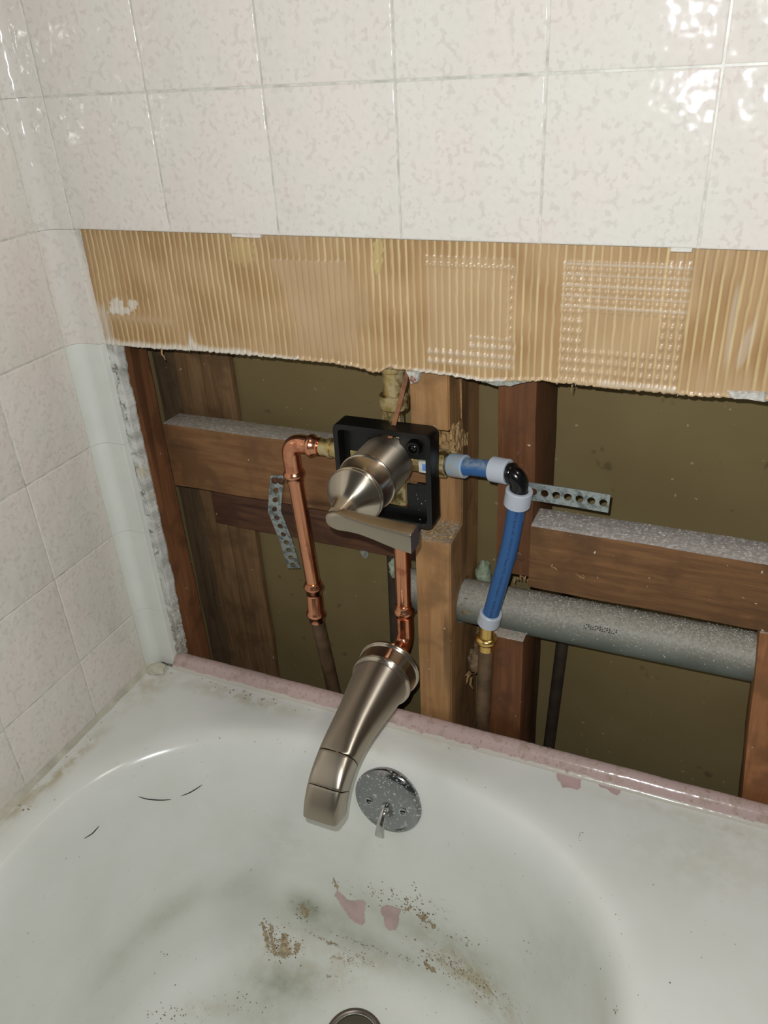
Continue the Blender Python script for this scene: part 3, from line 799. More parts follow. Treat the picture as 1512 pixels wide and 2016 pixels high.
# caulk bead along the left wall
bm = bmesh.new(); nn_ = 120; rings = []
for i in range(nn_ + 1):
    y = .0 - .9 * i / nn_; a = .0052 + .0012 * n3(0, y, 0, 50); h = .0045 + .001 * n3(2, y, 0, 60)
    rings.append([Vector((-.0004, y, h)), Vector((a * .35, y, h * .55)), Vector((a * .7, y, h * .2)), Vector((a, y, .0002)), Vector((a, y, -.002)), Vector((-.0004, y, -.002))])
loft(bm, rings); obj('caulk_bead', fixn(bm), M_CAULK, tub)
bm = bmesh.new(); lump(bm, (.014, -.014, .001), (.014, .010, .006), 2, 3, .3); obj('caulk_bead', bm, M_CAULK, tub)
# overflow plate
OC, ON = hit(765, 1575); ON = (ON + Vector((0, 0, .03))).normalized()
plate_u, plate_v = frame_of(ON)
up_in = (Vector((0, 0, 1)) - ON * ON.z).normalized(); side = ON.cross(up_in).normalized()
if side.x < 0: side = -side
bm = bmesh.new(); lathe(bm, OC - ON * .002, ON, [(-.004, .037), (.002, .0385), (.0045, .0382), (.0062, .0365), (.0078, .030), (.0088, .020), (.0092, .010), (.0093, .0)], 64)
ovf = obj('overflow_plate', fixn(bm), M_CHROME, tub, label='chrome overflow plate spotted with dried drips')
for s in (-1, 1):
    c = OC + side * s * .0195 - up_in * .003 + ON * .0072
    bm = bmesh.new(); lathe(bm, c, ON, [(-.001, .0045), (.0004, .0043), (.0002, .0034), (-.001, .0030), (-.001, .0)], 24); obj('screw', fixn(bm), M_CHROMEP, ovf)
    bm = bmesh.new(); a = side * .0029 + up_in * .0004; b_ = up_in * .0005
    q = c + ON * .0001
    vs = [bm.verts.new(q + x) for x in (a + b_, -a + b_, -a - b_, a - b_)]; f_ = bm.faces.new(vs); ex = bmesh.ops.extrude_face_region(bm, geom=[f_])
    for e in ex['geom']:
        if isinstance(e, bmesh.types.BMVert): e.co -= ON * .0012
    obj('screw_slot', fixn(bm), M_DARK, ovf, smooth=False)
c = OC + ON * .007 - up_in * .0035
bm = bmesh.new(); lathe(bm, c, ON, [(-.001, .0048), (.003, .0045), (.0042, .0030), (.0044, .0)], 24)
P = [c + ON * .001, c + ON * .006 - up_in * .003, c + ON * .011 - up_in * .010, c + ON * .014 - up_in * .019, c + ON * .0150 - up_in * .0265]
P = smooth_path(P, 5); rr = []
for i, p in enumerate(P):
    t = i / (len(P) - 1); wd = .0026 + .0026 * t; th = .0026 - .0008 * t
    tt = (P[min(i + 1, len(P) - 1)] - P[max(i - 1, 0)]).normalized(); nn = side.cross(tt).normalized()
    rr.append([p + side * wd * math.copysign(abs(math.cos(a)) ** .7, math.cos(a)) + nn * th * math.copysign(abs(math.sin(a)) ** .7, math.sin(a)) for a in [2 * PI * k / 20 for k in range(20)]])
loft(bm, rr); obj('trip_lever', fixn(bm), M_CHROMEP, ovf, label='small chrome trip lever')
# drain
DC = at(697, 2047, z=ZFL + .0005)
bm = bmesh.new(); lathe(bm, (DC.x, DC.y, ZFL + .0022), (0, 0, 1), [(0, .0335), (.0022, .0325), (.003, .0300), (.0026, .0285), (.0008, .0270), (.0007, .0268)], 56, cap=False)
dr = obj('drain_flange', fixn(bm), metal_mat('dulled_drain_metal', (120, 112, 104), .35, 0, 60, .1), tub, label='dull metal drain flange')
bm = bmesh.new(); lathe(bm, (DC.x, DC.y, ZFL + .0028), (0, 0, 1), [(-.004, .0264), (.0002, .0262), (.0014, .0250), (.0030, .018), (.0038, .009), (.0040, .0)], 48, cap=False); obj('drain_stopper', fixn(bm), dr.data.materials[0], tub)
# hairs
def hair(pts, label):
    P = [hit(u, v, .0003)[0] for u, v in pts]; P = smooth_path(P, 6); n = len(P)
    bm = bmesh.new(); tube(bm, P, [max(.00008, .0006 * math.sin(PI * (i + .4) / n) ** .6) for i in range(n)], 6)
    tag(obj('hair_strand', fixn(bm), M_HAIR), label, 'hair', 'hairs stuck in the tub')
hair([(272, 1568), (290, 1573), (315, 1575), (337, 1574)], 'dark curved hair lying on the tub wall left of the spout')
hair([(356, 1567), (372, 1561), (386, 1553), (398, 1545)], 'short dark hair rising right beside the longer curved hair in the tub')
hair([(165, 1651), (180, 1642), (188, 1634), (195, 1626)], 'short dark hair nearest the left tiled wall on the tub')

# ================================================================== FRAMING
M_STUDL = wood_mat('brown_corner_lumber', (128, 84, 54), (110, 70, 44), (142, 96, 64), 'z', .8)
wood('wall_stud', M_STUDL, -.006, .0325, .0225, .0625, -.40, .55, 'reddish brown stud at the left corner behind the broken plaster edge', 'stud', shx=.006)
cb = wood('blocking_board', M_BLOCK, .036, .3475, .0605, .0925, .224, .3015, 'thick horizontal wood block behind the copper pipe, grey dust on top', 'wood block')
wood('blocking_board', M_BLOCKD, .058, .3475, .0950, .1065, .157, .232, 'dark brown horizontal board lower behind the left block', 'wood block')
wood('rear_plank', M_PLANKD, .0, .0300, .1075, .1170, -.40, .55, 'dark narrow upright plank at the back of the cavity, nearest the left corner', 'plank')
wood('rear_plank', M_PLANK, .0305, .0650, .1070, .1170, -.40, .55, 'middle one of the three upright planks at the back of the left cavity', 'plank')
wood('rear_plank', M_PLANK, .0655, .1035, .1080, .1170, -.40, .55, 'rightmost upright plank at the back of the left cavity, beside olive panel', 'plank')
# centre stud: notched for the valve, bored for the vent pipe
cs = thing('wall_stud', 'pale orange centre stud notched behind the valve, ragged splintered notch', 'stud', (.368, .066, -.40))
VY, VR = .0655, .0232
VA, VB = at(1037, 1205, y=VY), at(1480, 1292, y=VY)
vdir = (VB - VA).normalized(); V0 = VA - vdir * ((VA.x - .318) / vdir.x); V1 = VA + vdir * ((.676 - VA.x) / vdir.x)
def hole(o, A, B, r, seg=40):
    bm = bmesh.new(); tube(bm, [A, B], r, seg); fixn(bm); me = bpy.data.meshes.new('c'); bm.to_mesh(me); bm.free()
    c = bpy.data.objects.new('c', me); col.objects.link(c)
    md = o.modifiers.new('b', 'BOOLEAN'); md.object = c; md.solver = 'EXACT'
    bpy.context.view_layer.update()
    dg = bpy.context.evaluated_depsgraph_get(); nm = bpy.data.meshes.new_from_object(o.evaluated_get(dg))
    o.modifiers.clear(); o.data = nm; bpy.data.objects.remove(c, do_unlink=True)
def stud_poly(name, prof, x0, x1, m, parent, zb, zt, shx=0, ):
    """side profile in (y,z) extruded in x"""
    bm = bmesh.new(); f = bm.faces.new([bm.verts.new((x0, y, z)) for y, z in prof]); ex = bmesh.ops.extrude_face_region(bm, geom=[f])
    for e in ex['geom']:
        if isinstance(e, bmesh.types.BMVert): e.co.x = x1
    fixn(bm); bmesh.ops.bevel(bm, geom=bm.edges[:], offset=.0012, segments=2, affect='EDGES')
    bmesh.ops.triangulate(bm, faces=[f for f in bm.faces if len(f.verts) > 4])
    for v in bm.verts: v.co.x += shx * (zt - v.co.z) / (zt - zb) + .0006 * n3(v.co.x, v.co.y, v.co.z, 25)
    return obj(name, fixn(bm), m, parent, ang=35)
sb = stud_poly('stud_body', [(.0225, -.40), (.0225, .2345), (.0600, .2365), (.0605, .300), (.0595, .3485), (.0225, .3525), (.0225, .55), (.1115, .55), (.1115, -.40)], .3505, .3870, M_STUD, cs, -.40, .55, -.0035)
hole(sb, V0 - vdir * .02, V0 + vdir * .15, VR + .0028)
# rough broken wood in the notch
bm = bmesh.new(); rnd = random.Random(9)
for k in range(70):
    z = rnd.uniform(.296, .350); x = rnd.uniform(.3515, .3855); L = rnd.uniform(.004, .016); y = .0600 - rnd.uniform(0, .010) * sm(z, .29, .345)
    w1 = rnd.uniform(.0010, .0030); th = rnd.uniform(.001, .003)
    box(bm, x - w1, min(x + w1, .3862), y - th, y + .002, z - L / 2, z + L / 2, 0, 1, .0008)
o = obj('splintered_wood', fixn(bm), M_SPLINT, cs, smooth=False, label='fresh torn splinters at the top of the notch'); o['kind'] = 'stuff'
bm = bmesh.new()
for k in range(46):
    y = rnd.uniform(.026, .075); z = rnd.uniform(.340, .356) - (y - .026) * .55; L = rnd.uniform(.003, .010)
    box(bm, .3862, .3862 + rnd.uniform(.0005, .0022), y - rnd.uniform(.0008, .002), y + rnd.uniform(.0008, .002), z - L / 2, z + L / 2, 0, 1, .0006)
p = at(922, 745, y=.050); tube(bm, [(.3868, .052, .402), (.3872, .053, .375), (.3872, .054, .352)], [.0012, .0009, .0005], 5)
o = obj('splintered_wood', fixn(bm), M_SPLINT, cs, smooth=False); o['kind'] = 'stuff'
splinters('wood_shavings', at(915, 1192, y=.050), 26, .011, M_SPLINT, cs, (.0018, .004, .005), (.9, -.5, .1), 4)
bm = bmesh.new()
for k in range(60):
    x = rnd.uniform(.354, .383); y = rnd.uniform(.025, .058); box(bm, x, x + rnd.uniform(.001, .004), y, y + rnd.uniform(.0006, .0014), .2368, .2368 + rnd.uniform(.0004, .0012), 0, 1, .0005)
o = obj('sawdust', fixn(bm), M_SPLINT, cs, smooth=False); o['kind'] = 'stuff'
# second stud, cut away for the vent pipe
s2 = thing('wall_stud', 'reddish stud right of the blue pipe, sawn through where the vent pipe passes', 'stud', (.443, .07, -.40))
wood('stud_body', M_STUDD, .4260, .4600, .0300, .1170, .2080, .55, parent=s2, shx=.0035)
wood('stud_body', M_STUDD, .4235, .4590, .0300, .1170, -.40, .1290, parent=s2)
for (u, v, r) in ((1020, 893, .0018), (1020, 1097, .0052)):
    bm = bmesh.new(); p = at(u, v, y=.0292); lathe(bm, p, (0, -1, 0), [(0, r), (.0003, r * .95), (.0002, 0)], 20)
    obj('wood_knot', fixn(bm), M_BLOCKD, s2)
splinters('wood_shavings', at(1030, 1140, y=.033), 12, .006, M_SPLINT, s2, (.008, .003, .0012), (.3, -.3, -.4), 6)
bm = bmesh.new(); p = at(1015, 1245, y=.040)
for k in range(26):
    lump(bm, (p.x + rnd.uniform(-.012, .012), rnd.uniform(.031, .06), .1295 + rnd.uniform(-.001, .001)), (rnd.uniform(.0006, .002),) * 3, k, 1, .3)
o = obj('plaster_crumbs', bm, M_PLG, s2); o['kind'] = 'stuff'
# right blocking with thick white dust
rb = thing('blocking_board', 'stained horizontal wood block under white plaster dust, above the grey pipe', 'wood block', (.56, .04, .205))
wood('board', M_BLOCKR, .4625, .7990, .0235, .0595, .2010, .2685, parent=rb)
bm = bmesh.new()
for k in range(420):
    x = rnd.uniform(.465, .72); y = rnd.uniform(.0245, .058); r = rnd.uniform(.0002, .0007)
    lump(bm, (x, y, .2692), (r * rnd.uniform(.8, 2.4), r, r * .7), k, 1, .3)
o = obj('plaster_crumbs', bm, M_PLW, rb); o['kind'] = 'stuff'
splinters('wood_shavings', at(1088, 1112, y=.022), 5, .005, M_SPLINT, rb, (.002, .0006, .002), (0, -.4, .3), 8)
splinters('wood_shavings', at(1142, 1133, y=.022), 7, .006, M_SPLINT, rb, (.004, .0006, .002), (0, -.4, .3), 9)
wood('wall_stud', M_STUDR, .6635, .7015, .0225, .1115, -.40, .2005, 'dark orange post at the right edge behind the end of the grey pipe', 'stud', shx=.050)
# bored hole edge: short wooden piece of brown pipe post
bm = bmesh.new()
p = at(955, 1262, y=.072); lump(bm, p, (.012, .010, .020), 3, 3, .25, 2.2)
p = at(936, 1300, y=.070); lump(bm, p, (.008, .008, .016), 5, 3, .35, 2.2)
oc = tag(obj('wood_offcut', fixn(bm), plain('dusty_brown_debris', (150, 124, 92), .85, .14, 120, .8, .002)), 'rough dusty brown lump wedged between the stud and the lower brass coupling', 'debris')
splinters('wood_shavings', at(925, 1325, y=.062), 6, .012, M_SPLINT, oc, (.004, .003, .004), (-.5, -.3, -.8), 12)
bm = bmesh.new(); lump(bm, at(952, 1130, y=.098), (.0085, .008, .017), 6, 3, .25, 2)
tag(obj('foam_scrap', fixn(bm), M_FOAM), 'pale green foam scrap behind the blue pipe, above the grey pipe', 'foam')
bm = bmesh.new(); lump(bm, at(717, 1085, y=.1166), (.0050, .0016, .0090), 7, 3, .4, 3); tag(obj('plaster_dab', fixn(bm), M_PLG), 'whitish plaster dab on the rear panel just under the tap lever', 'plaster')
bm = bmesh.new(); lump(bm, at(776, 1118, y=.095), (.006, .005, .012), 8, 3, .4, 3); tag(obj('foam_scrap', fixn(bm), M_FOAM), 'pale foam scrap behind the short copper drop pipe', 'foam')

# ================================================================== VENT PIPE
vp = thing('vent_pipe', 'thick dusty grey drain pipe running across to the right stud', 'pipe', V0)
bm = bmesh.new(); L = (V1 - V0).length; n = 60
tube(bm, [V0 + vdir * L * k / n for k in range(n + 1)], VR, 40); obj('pipe', fixn(bm), M_VENT, vp)
bm = bmesh.new(); rnd = random.Random(21)
for k in range(2600):
    t = 1 - rnd.random() ** 1.3 * .62 if rnd.random() < .8 else rnd.random(); a = rnd.gauss(.45, .45)
    c = V0 + vdir * L * t; nrm = (Vector((0, 0, 1)) * math.cos(a) + Vector((0, -1, 0)) * math.sin(a)).normalized()
    if c.x < .40 or c.x > .664: continue
    r = rnd.uniform(.0002, .00055); lump(bm, c + nrm * VR, (r * rnd.uniform(.7, 2), r, r), k, 1, .2)
o = obj('plaster_crumbs', bm, M_PLW, vp); o['kind'] = 'stuff'
# stamped dashes of the maker's print, too worn to read
bm = bmesh.new()
for k in range(15):
    for r in range(3):
        if (k * 7 + r * 5) % 4 == 0: continue
        a = .95 + r * .075; t = (at(1148 + k * 4.6, 1250, y=.045).x - V0.x) / vdir.x; c = V0 + vdir * t
        nrm = (Vector((0, 0, 1)) * math.cos(a) + Vector((0, -1, 0)) * math.sin(a)).normalized(); tg = vdir; up_ = nrm.cross(tg)
        q = c + nrm * (VR + .00012); wv = .00075; hv = .00045
        vs = [bm.verts.new(q + tg * sx * wv + up_ * sy * hv) for sx, sy in ((-1, -1), (1, -1), (1, 1), (-1, 1))]; bm.faces.new(vs)
fixn(bm); obj('worn_print', bm, M_DARK, vp, smooth=False)
# thin dark pipes at the rear
def simple_pipe(name, P, r, m, label, cat='pipe'):
    bm = bmesh.new(); P = [Vector(p) for p in P]; Q = []
    for a, b_ in zip(P, P[1:]): Q += [a.lerp(b_, k / 12) for k in range(12)]
    tube(bm, Q + [P[-1]], r, 24); return tag(obj(name, fixn(bm), m), label, cat)
simple_pipe('rear_pipe', [(.2895, .103, .1568), (.2875, .103, .03), (.279, .103, -.38)], .0075, M_PIPEDK, 'dark upright pipe at the back, left of the copper drop pipe')
simple_pipe('rear_pipe', [(.4895, .1045, .200), (.4835, .1045, .05), (.465, .1045, -.38)], .0066, M_PIPEDK, 'thin dark upright pipe at the back, below the thick grey pipe')

# ================================================================== VALVE + TRIM
XV, ZV = .330, .3205
sv = thing('shower_valve', 'brushed nickel tub and shower valve with lever, in black plastic frame', 'valve', (XV, .03, .27))
VYB = .029
def hexbar(bm, A, B, r, m=None): 
    A = Vector(A); B = Vector(B); d = (B - A).normalized()
    b2 = bmesh.new(); lathe(b2, A, d, [(0, r * .92), (.0008, r), ((B - A).length - .0008, r), ((B - A).length, r * .92)], 6); join(bm, b2)
bm = bmesh.new()
lathe(bm, (XV, .046, ZV - .003), (0, -1, 0), [(0, .014), (.004, .019), (.030, .021), (.052, .021)], 36)
hexbar(bm, (XV - .018, VYB, .3165), (XV - .050, VYB, .3165), .0100); hexbar(bm, (XV + .018, VYB, .3165), (XV + .043, VYB, .3165), .0105)
hexbar(bm, (XV, VYB, .335), (XV, VYB, .372), .0100); hexbar(bm, (XV + .002, VYB, .300), (XV + .002, VYB, .268), .0105)
tube(bm, [(XV - .048, VYB, .3165), (XV - .078, VYB, .3165)], .0085, 24)
tube(bm, [(XV - .058, VYB, .3165), (XV - .061, VYB, .3165)], .0098, 24); tube(bm, [(XV - .066, VYB, .3165), (XV - .069, VYB, .3165)], .0098, 24)
hexbar(bm, (XV + .040, VYB, .3165), (XV + .0535, VYB - .002, .3180), .0130)
obj('brass_body', fixn(bm), M_BRASSD, sv, label='dusty brass valve body', ang=30)
# mixed dust-covered brass top: riser adaptor
bm = bmesh.new(); T = Vector((XV + .0015, VYB, .366))
lathe(bm, T, (0, .05, 1), [(0, .0125), (.001, .0135), (.013, .0135), (.014, .0120), (.014, .0098), (.034, .0098), (.035, .0112), (.039, .0112), (.040, .0098), (.0445, .0096)], 32)
obj('riser_adaptor', fixn(bm), M_BRASSD, sv, label='brass press adaptor on top of the valve')
# black plaster guard
FX0, FX1, FZ0, FZ1, FY0, FY1 = .2845, .3790, .2650, .3600, -.0060, .0140
def rrect(x0, x1, z0, z1, r, n=5):
    P = []
    for cx, cz, a0 in ((x1 - r, z1 - r, 0), (x0 + r, z1 - r, 90), (x0 + r, z0 + r, 180), (x1 - r, z0 + r, 270)):
        for k in range(n + 1):
            a = math.radians(a0 + 90 * k / n); P.append((cx + r * math.cos(a), cz + r * math.sin(a)))
    return P
bm = bmesh.new(); o1 = rrect(FX0, FX1, FZ0, FZ1, .006); i1 = rrect(FX0 + .0055, FX1 - .0055, FZ0 + .0055, FZ1 - .0055, .004)
loft(bm, [[Vector((x, y, z)) for x, z in o] for o, y in ((o1, FY1), (o1, FY0 + .0015), ([(x + (.335 - x) * .008, z + (.315 - z) * .008) for x, z in o1], FY0), ([(x + (.335 - x) * -.01, z + (.315 - z) * -.01) for x, z in i1], FY0), (i1, FY0 + .0015), (i1, FY1), (o1, FY1))], cap=False)
# recessed plate with cross-shaped opening: corner plates
for (xa, xb, za, zb) in ((FX0 + .004, .3270, .3290, FZ1 - .004), (.3445, FX1 - .004, .3290, FZ1 - .004), (.350, FX1 - .004, FZ0 + .004, .3030), (FX0 + .004, .3205, FZ0 + .004, .2990)):
    box(bm, xa, xb, .0060, .0085, za, zb, .0008)
for (xa, xb, za, zb) in ((.3135, .3250, .3180, .345), (.3600, FX1 - .004, .2960, .3050), (FX0 + .003, .2935, .28, .345), (.3720, FX1 - .003, .28, .35), (.30, .372, FZ0 + .003, .2770), (.30, .372, .3530, FZ1 - .003)):
    box(bm, xa, xb, .0055, .0095, za, zb, .0008)
for (xa, za) in ((.3600, .3420),):
    lathe(bm, (xa, .0100, za), (0, -1, 0), [(0, .0075), (.009, .0070), (.0105, .0062), (.0105, .0042), (.006, .0040), (.006, 0)], 28)
gd = obj('plaster_guard', fixn(bm), M_BLACK, sv, label='black plastic plaster guard frame', ang=35)
bm = bmesh.new(); lathe(bm, (.3600, .006, .3420), (0, -1, 0), [(0, .0036), (.005, .0034), (.0062, .002), (.0064, 0)], 20); obj('screw', fixn(bm), M_BLACKG, gd)
bm = bmesh.new()
for k in range(7):
    rx_, rz_ = rnd.uniform(.3600, .3740), rnd.uniform(.268, .300); r = rnd.uniform(.0002, .0006); lump(bm, (rx_, rnd.choice([.0055, -.0062]), rz_), (r, r * .5, r * 1.8), k, 1, .3)
o = obj('plaster_crumbs', bm, M_PLG, gd); o['kind'] = 'stuff'
# small hot / cold stickers
for (u, v, su, sz, yy) in ((788, 856, .0052, .0045, .012), (836, 921, .0062, .0058, .010)):
    p = at(u, v, y=yy); bm = bmesh.new(); box(bm, p.x - su, p.x + su, yy, yy + .006, p.z - sz, p.z + sz, .0008)
    t = obj('sticker', bm, M_TAGW, sv); bm = bmesh.new(); box(bm, p.x - su * .35, p.x + su * .75, yy - .0004, yy + .0004, p.z - sz * .5, p.z + sz * .6, .0002); obj('blue_print', bm, M_TAGB, t, smooth=False)
# sleeve, ring, cap cone
YS0, YS1, YC = .0100, -.0350, -.0640
bm = bmesh.new(); lathe(bm, (XV, YS0, ZV + .0015), (0, -1, 0), [(0, .0225), (0, .0245), (.0008, .0252), (-YS1 + YS0 - .0012, .0252), (-YS1 + YS0, .0248)], 96)
obj('sleeve', fixn(bm), M_NICKEL, sv, label='brushed nickel cylinder sleeve')
bm = bmesh.new()
c0 = (XV, YS1, ZV + .0015)
lathe(bm, c0, (0, -1, 0), [(-.0002, .0245), (-.0002, .0262), (.0006, .0270), (.0018, .0270), (.0026, .0262), (.0034, .0256), (.0200, .0253), (.0226, .0254), (.0236, .0262), (.0252, .0263), (.0262, .0256), (.0268, .0250), (.0276, .0256), (.0286, .0254), (.0296, .0246), (.0320, .0228), (.0360, .0192), (.0395, .0157), (.0430, .0126), (.0460, .0106), (.0500, .0092), (.0610, .0072)], 96)
obj('handle_cap', fixn(bm), M_NICKELR, sv, label='stepped nickel cap narrowing to the lever')
# lever blade
LS = [(.3225, .3198, -.0990, .0015, .0015), (.3232, .3198, -.0990, .0045, .0035), (.3255, .3198, -.0988, .0064, .0050), (.3295, .3198, -.0984, .0077, .0056), (.3345, .3199, -.0980, .0080, .0060), (.3425, .3195, -.0977, .0068, .0063),
      (.3530, .3184, -.0972, .0064, .0068), (.3640, .3163, -.0965, .0067, .0075), (.3740, .3143, -.0958, .0076, .0082), (.3820, .3129, -.0954, .0083, .0086), (.3900, .3118, -.0951, .0088, .0089), (.3968, .3111, -.0950, .0091, .0090), (.3975, .3111, -.0950, .0087, .0086)]
bm = bmesh.new(); rr = []
for (x, z, y, hz, hy) in LS:
    ring = []; sq = .20 + .55 * sm(x, .338, .3225)
    for k in range(32):
        a = 2 * PI * k / 32; c, s = math.cos(a), math.sin(a)
        e = sq
        yy, zz = math.copysign(abs(c) ** e, c), math.copysign(abs(s) ** e, s)
        ring.append(Vector((x + (.0045 * (1 - yy * yy) if x > .396 else 0) * 0, y + hy * yy, z + hz * zz)))
    rr.append(ring)
loft(bm, rr); fixn(bm)
obj('lever', bm, M_NICKELF, sv, label='flared nickel lever handle pointing right', ang=32)
# drop pipe to the spout
dp = thing('copper_drop_pipe', 'short bright copper pipe dropping from the valve to the spout elbow', 'pipe', (.33, .03, .09))
A = Vector((.3325, VYB, .272)); B = Vector((.3305, .0300, .0960))
bm = bmesh.new(); tube(bm, [A, A.lerp(B, .5), Vector((.3308, .030, .140))], .0080, 28); obj('pipe', fixn(bm), M_COPPER, dp)
def bead(bm, O, d, s=1, r=.0086, L=.016):
    lathe(bm, O, d, [(0, r), (L * .25, r), (L * .36, r + .0018 * s), (L * .50, r + .0026 * s), (L * .64, r + .0018 * s), (L * .75, r), (L, r)], 32)
bm = bmesh.new(); O = Vector((.3309, .030, .146)); bead(bm, O, Vector((0, 0, -1)), L=.018)
path = bend_path((.3308, .030, .128), (.3306, .030, .096), (.3300, -.010, .094), .016)
tube(bm, [(.3308, .030, .130)] + path + [(.330, .006, .0942)], .0090, 28)
lathe(bm, (.330, .010, .0942), (0, -1, 0), [(0, .0090), (.003, .0112), (.006, .0112), (.009, .0090)], 32)
obj('elbow', fixn(bm), M_COPPER, dp, ang=60)
# tub spout
sp = thing('tub_spout', 'brushed nickel tub spout hanging over the basin, bent down at its tip', 'spout', (.33, -.01, .04))
XSx, ZS = .330, .0940
bm = bmesh.new()
lathe(bm, (XSx, -.0115, ZS), (0, -1, 0), [(.0, .0260), (.0, .0322), (.0008, .0332), (.0030, .0332), (.0038, .0324), (.0046, .0326), (.0052, .0330), (.0060, .0326), (.0066, .0316), (.0190, .0308), (.0205, .0310), (.0212, .0318), (.0228, .0318), (.0238, .0312), (.0246, .0314), (.0254, .0308), (.0262, .0298), (.0290, .0290)], 96)
obj('base_ring', fixn(bm), M_NICKELR, sp, label='stepped nickel base collar')
SPINE = [((-.0405, .0940), .0287, .0287, 2.0), ((-.055, .0938), .0268, .0262, 2.0), ((-.070, .0932), .0248, .0240, 2.05), ((-.085, .0925), .0229, .0220, 2.15), ((-.100, .0915), .0212, .0202, 2.3), ((-.115, .0898), .0199, .0186, 2.6), ((-.128, .0870), .0190, .0176, 3.0),
         ((-.140, .0825), .0184, .0168, 3.5), ((-.1500, .0762), .0180, .0164, 4.6), ((-.1578, .0688), .0177, .0161, 5.8), ((-.1635, .0610), .0175, .0158, 6.5), ((-.1672, .0535), .0173, .0155, 7), ((-.1690, .0485), .0171, .0152, 7)]
def spine_eval():
    pts = [Vector((XSx, s[0][0], s[0][1])) for s in SPINE]
    P = smooth_path(pts, 5); W = [np.interp(i / 5, range(len(SPINE)), [s[1] for s in SPINE]) for i in range(len(P))]
    H = [np.interp(i / 5, range(len(SPINE)), [s[2] for s in SPINE]) for i in range(len(P))]; E = [np.interp(i / 5, range(len(SPINE)), [s[3] for s in SPINE]) for i in range(len(P))]
    return P, W, H, E
P, W, H, E_ = spine_eval()
def sect(i, grow=0, a0=0, a1=2 * PI, n=64):
    t = (P[min(i + 1, len(P) - 1)] - P[max(i - 1, 0)]).normalized(); nn = Vector((1, 0, 0)).cross(t)
    if nn.z < 0: nn = -nn
    if i >= len(P) - 2: pass
    out = []
    full = abs(a1 - a0 - 2 * PI) < 1e-6
    for k in range(n if full else n + 1):
        a = a0 + (a1 - a0) * k / n; c, s = math.cos(a), math.sin(a); e = 2 / E_[i]
        w1 = W[i] + grow; h1 = H[i] + grow
        if s < 0: e = 2 / (2 + (E_[i] - 2) * .3)
        out.append(P[i] + Vector((1, 0, 0)) * w1 * math.copysign(abs(c) ** e, c) + nn * h1 * math.copysign(abs(s) ** e, s))
    return out
i0, i1, i2 = 33, 44, len(P) - 1
def shr(r, k, dv=Vector((0, 0, 0))):
    c = sum(r, Vector()) / len(r); return [c + (p - c) * k + dv for p in r]
def seamed(a, b_):
    ta = (P[a + 1] - P[a]).normalized(); tb = (P[b_] - P[b_ - 1]).normalized()
    return [shr(sect(a), .95, ta * .0004), shr(sect(a), .985, ta * .00045), shr(sect(a), 1.0, ta * .0009)] + [sect(i) for i in range(a + 1, b_)] + [shr(sect(b_), 1.0, tb * -.0009), shr(sect(b_), .985, tb * -.00045), shr(sect(b_), .95, tb * -.0004)]
bm = bmesh.new(); rr = [sect(0)] + seamed(0, i0)[3:]; loft(bm, rr, cap=True)
obj('spout_body', fixn(bm), M_NICKEL, sp, label='tapering nickel spout body', ang=35)
bm = bmesh.new(); loft(bm, seamed(i0, i1), cap=True); obj('elbow_shell', fixn(bm), M_NICKELF, sp, label='smooth bend between two fine seams', ang=35)
bm = bmesh.new(); tn = (P[i1 + 1] - P[i1]).normalized()
rr = [shr(sect(i1), .95, tn * .0004), shr(sect(i1), .985, tn * .00045), shr(sect(i1), 1.0, tn * .0009)] + [sect(i) for i in range(i1 + 1, len(P))]
loft(bm, rr, cap=False); bm.faces.new([bm.verts.new(p) for p in rr[0]])
end = rr[-1]; cc = sum(end, Vector()) / len(end); tdir = (P[-1] - P[-3]).normalized()
r2 = [[cc + (p - cc) * .90 + tdir * .0006 for p in end], [cc + (p - cc) * .86 - tdir * .004 for p in end], [cc + (p - cc) * .84 - tdir * .012 for p in end]]
loft(bm, [end] + r2, cap=False); bm.faces.new([bm.verts.new(p) for p in r2[-1]])
bmesh.ops.remove_doubles(bm, verts=bm.verts[:], dist=1e-6)
obj('nose_cover', fixn(bm), M_NICKELF, sp, label='squared end cover at the tip', ang=30)

# ================================================================== LEFT COPPER SUPPLY
YL = .0290
E0 = Vector((.2175, YL + .002, .3165)); Top = Vector((.2620, YL, .3165))
P1 = at(580, 938, y=.0325); P2 = at(617, 1150, y=.041); P3 = at(623, 1215, y=.043); P4 = at(655, 1352, y=.050)
hs = thing('copper_supply_pipe', 'bright copper pipe left of the valve with elbow and press coupling', 'pipe', P3)
bm = bmesh.new(); tube(bm, [Top + Vector((0, 0, 0)), E0 + Vector((.014, 0, 0))], .0080, 28); dn = (P2 - P1).normalized()
tube(bm, [P1 - dn * .004, P1.lerp(P2, .25), P1.lerp(P2, .5), P1.lerp(P2, .75), P2 + dn * .004], .0080, 28); obj('pipe', fixn(bm), M_COPPER, hs)
bm = bmesh.new(); corner = Vector((P1.x - dn.x * .033 - .0, P1.y - dn.y * .033, .3165))
tube(bm, [Vector((.2410, YL, .3165))] + bend_path((.2410, YL, .3165), corner, P1, .0165, 14) + [P1], .0092, 30)
bead(bm, Vector((.2330, YL, .3165)), Vector((1, 0, 0)), L=.017, r=.0090); bead(bm, P1 - dn * .012, dn, L=.017, r=.0090)
obj('elbow', fixn(bm), M_COPPER, hs, ang=60)
bm = bmesh.new(); d2 = (P3 - P2).normalized(); Lc = (P3 - P2).length
lathe(bm, P2 - d2 * .004, d2, [(0, .0088), (.002, .0088), (.004, .0104), (.0065, .0114), (.009, .0104), (.011, .0090), (.016, .0088), (.0165, .0083), (.0185, .0083), (.019, .0088), (Lc - .007, .0090), (Lc - .005, .0104), (Lc - .0022, .0114), (Lc, .0104), (Lc + .002, .0088), (Lc + .009, .0086)], 36)
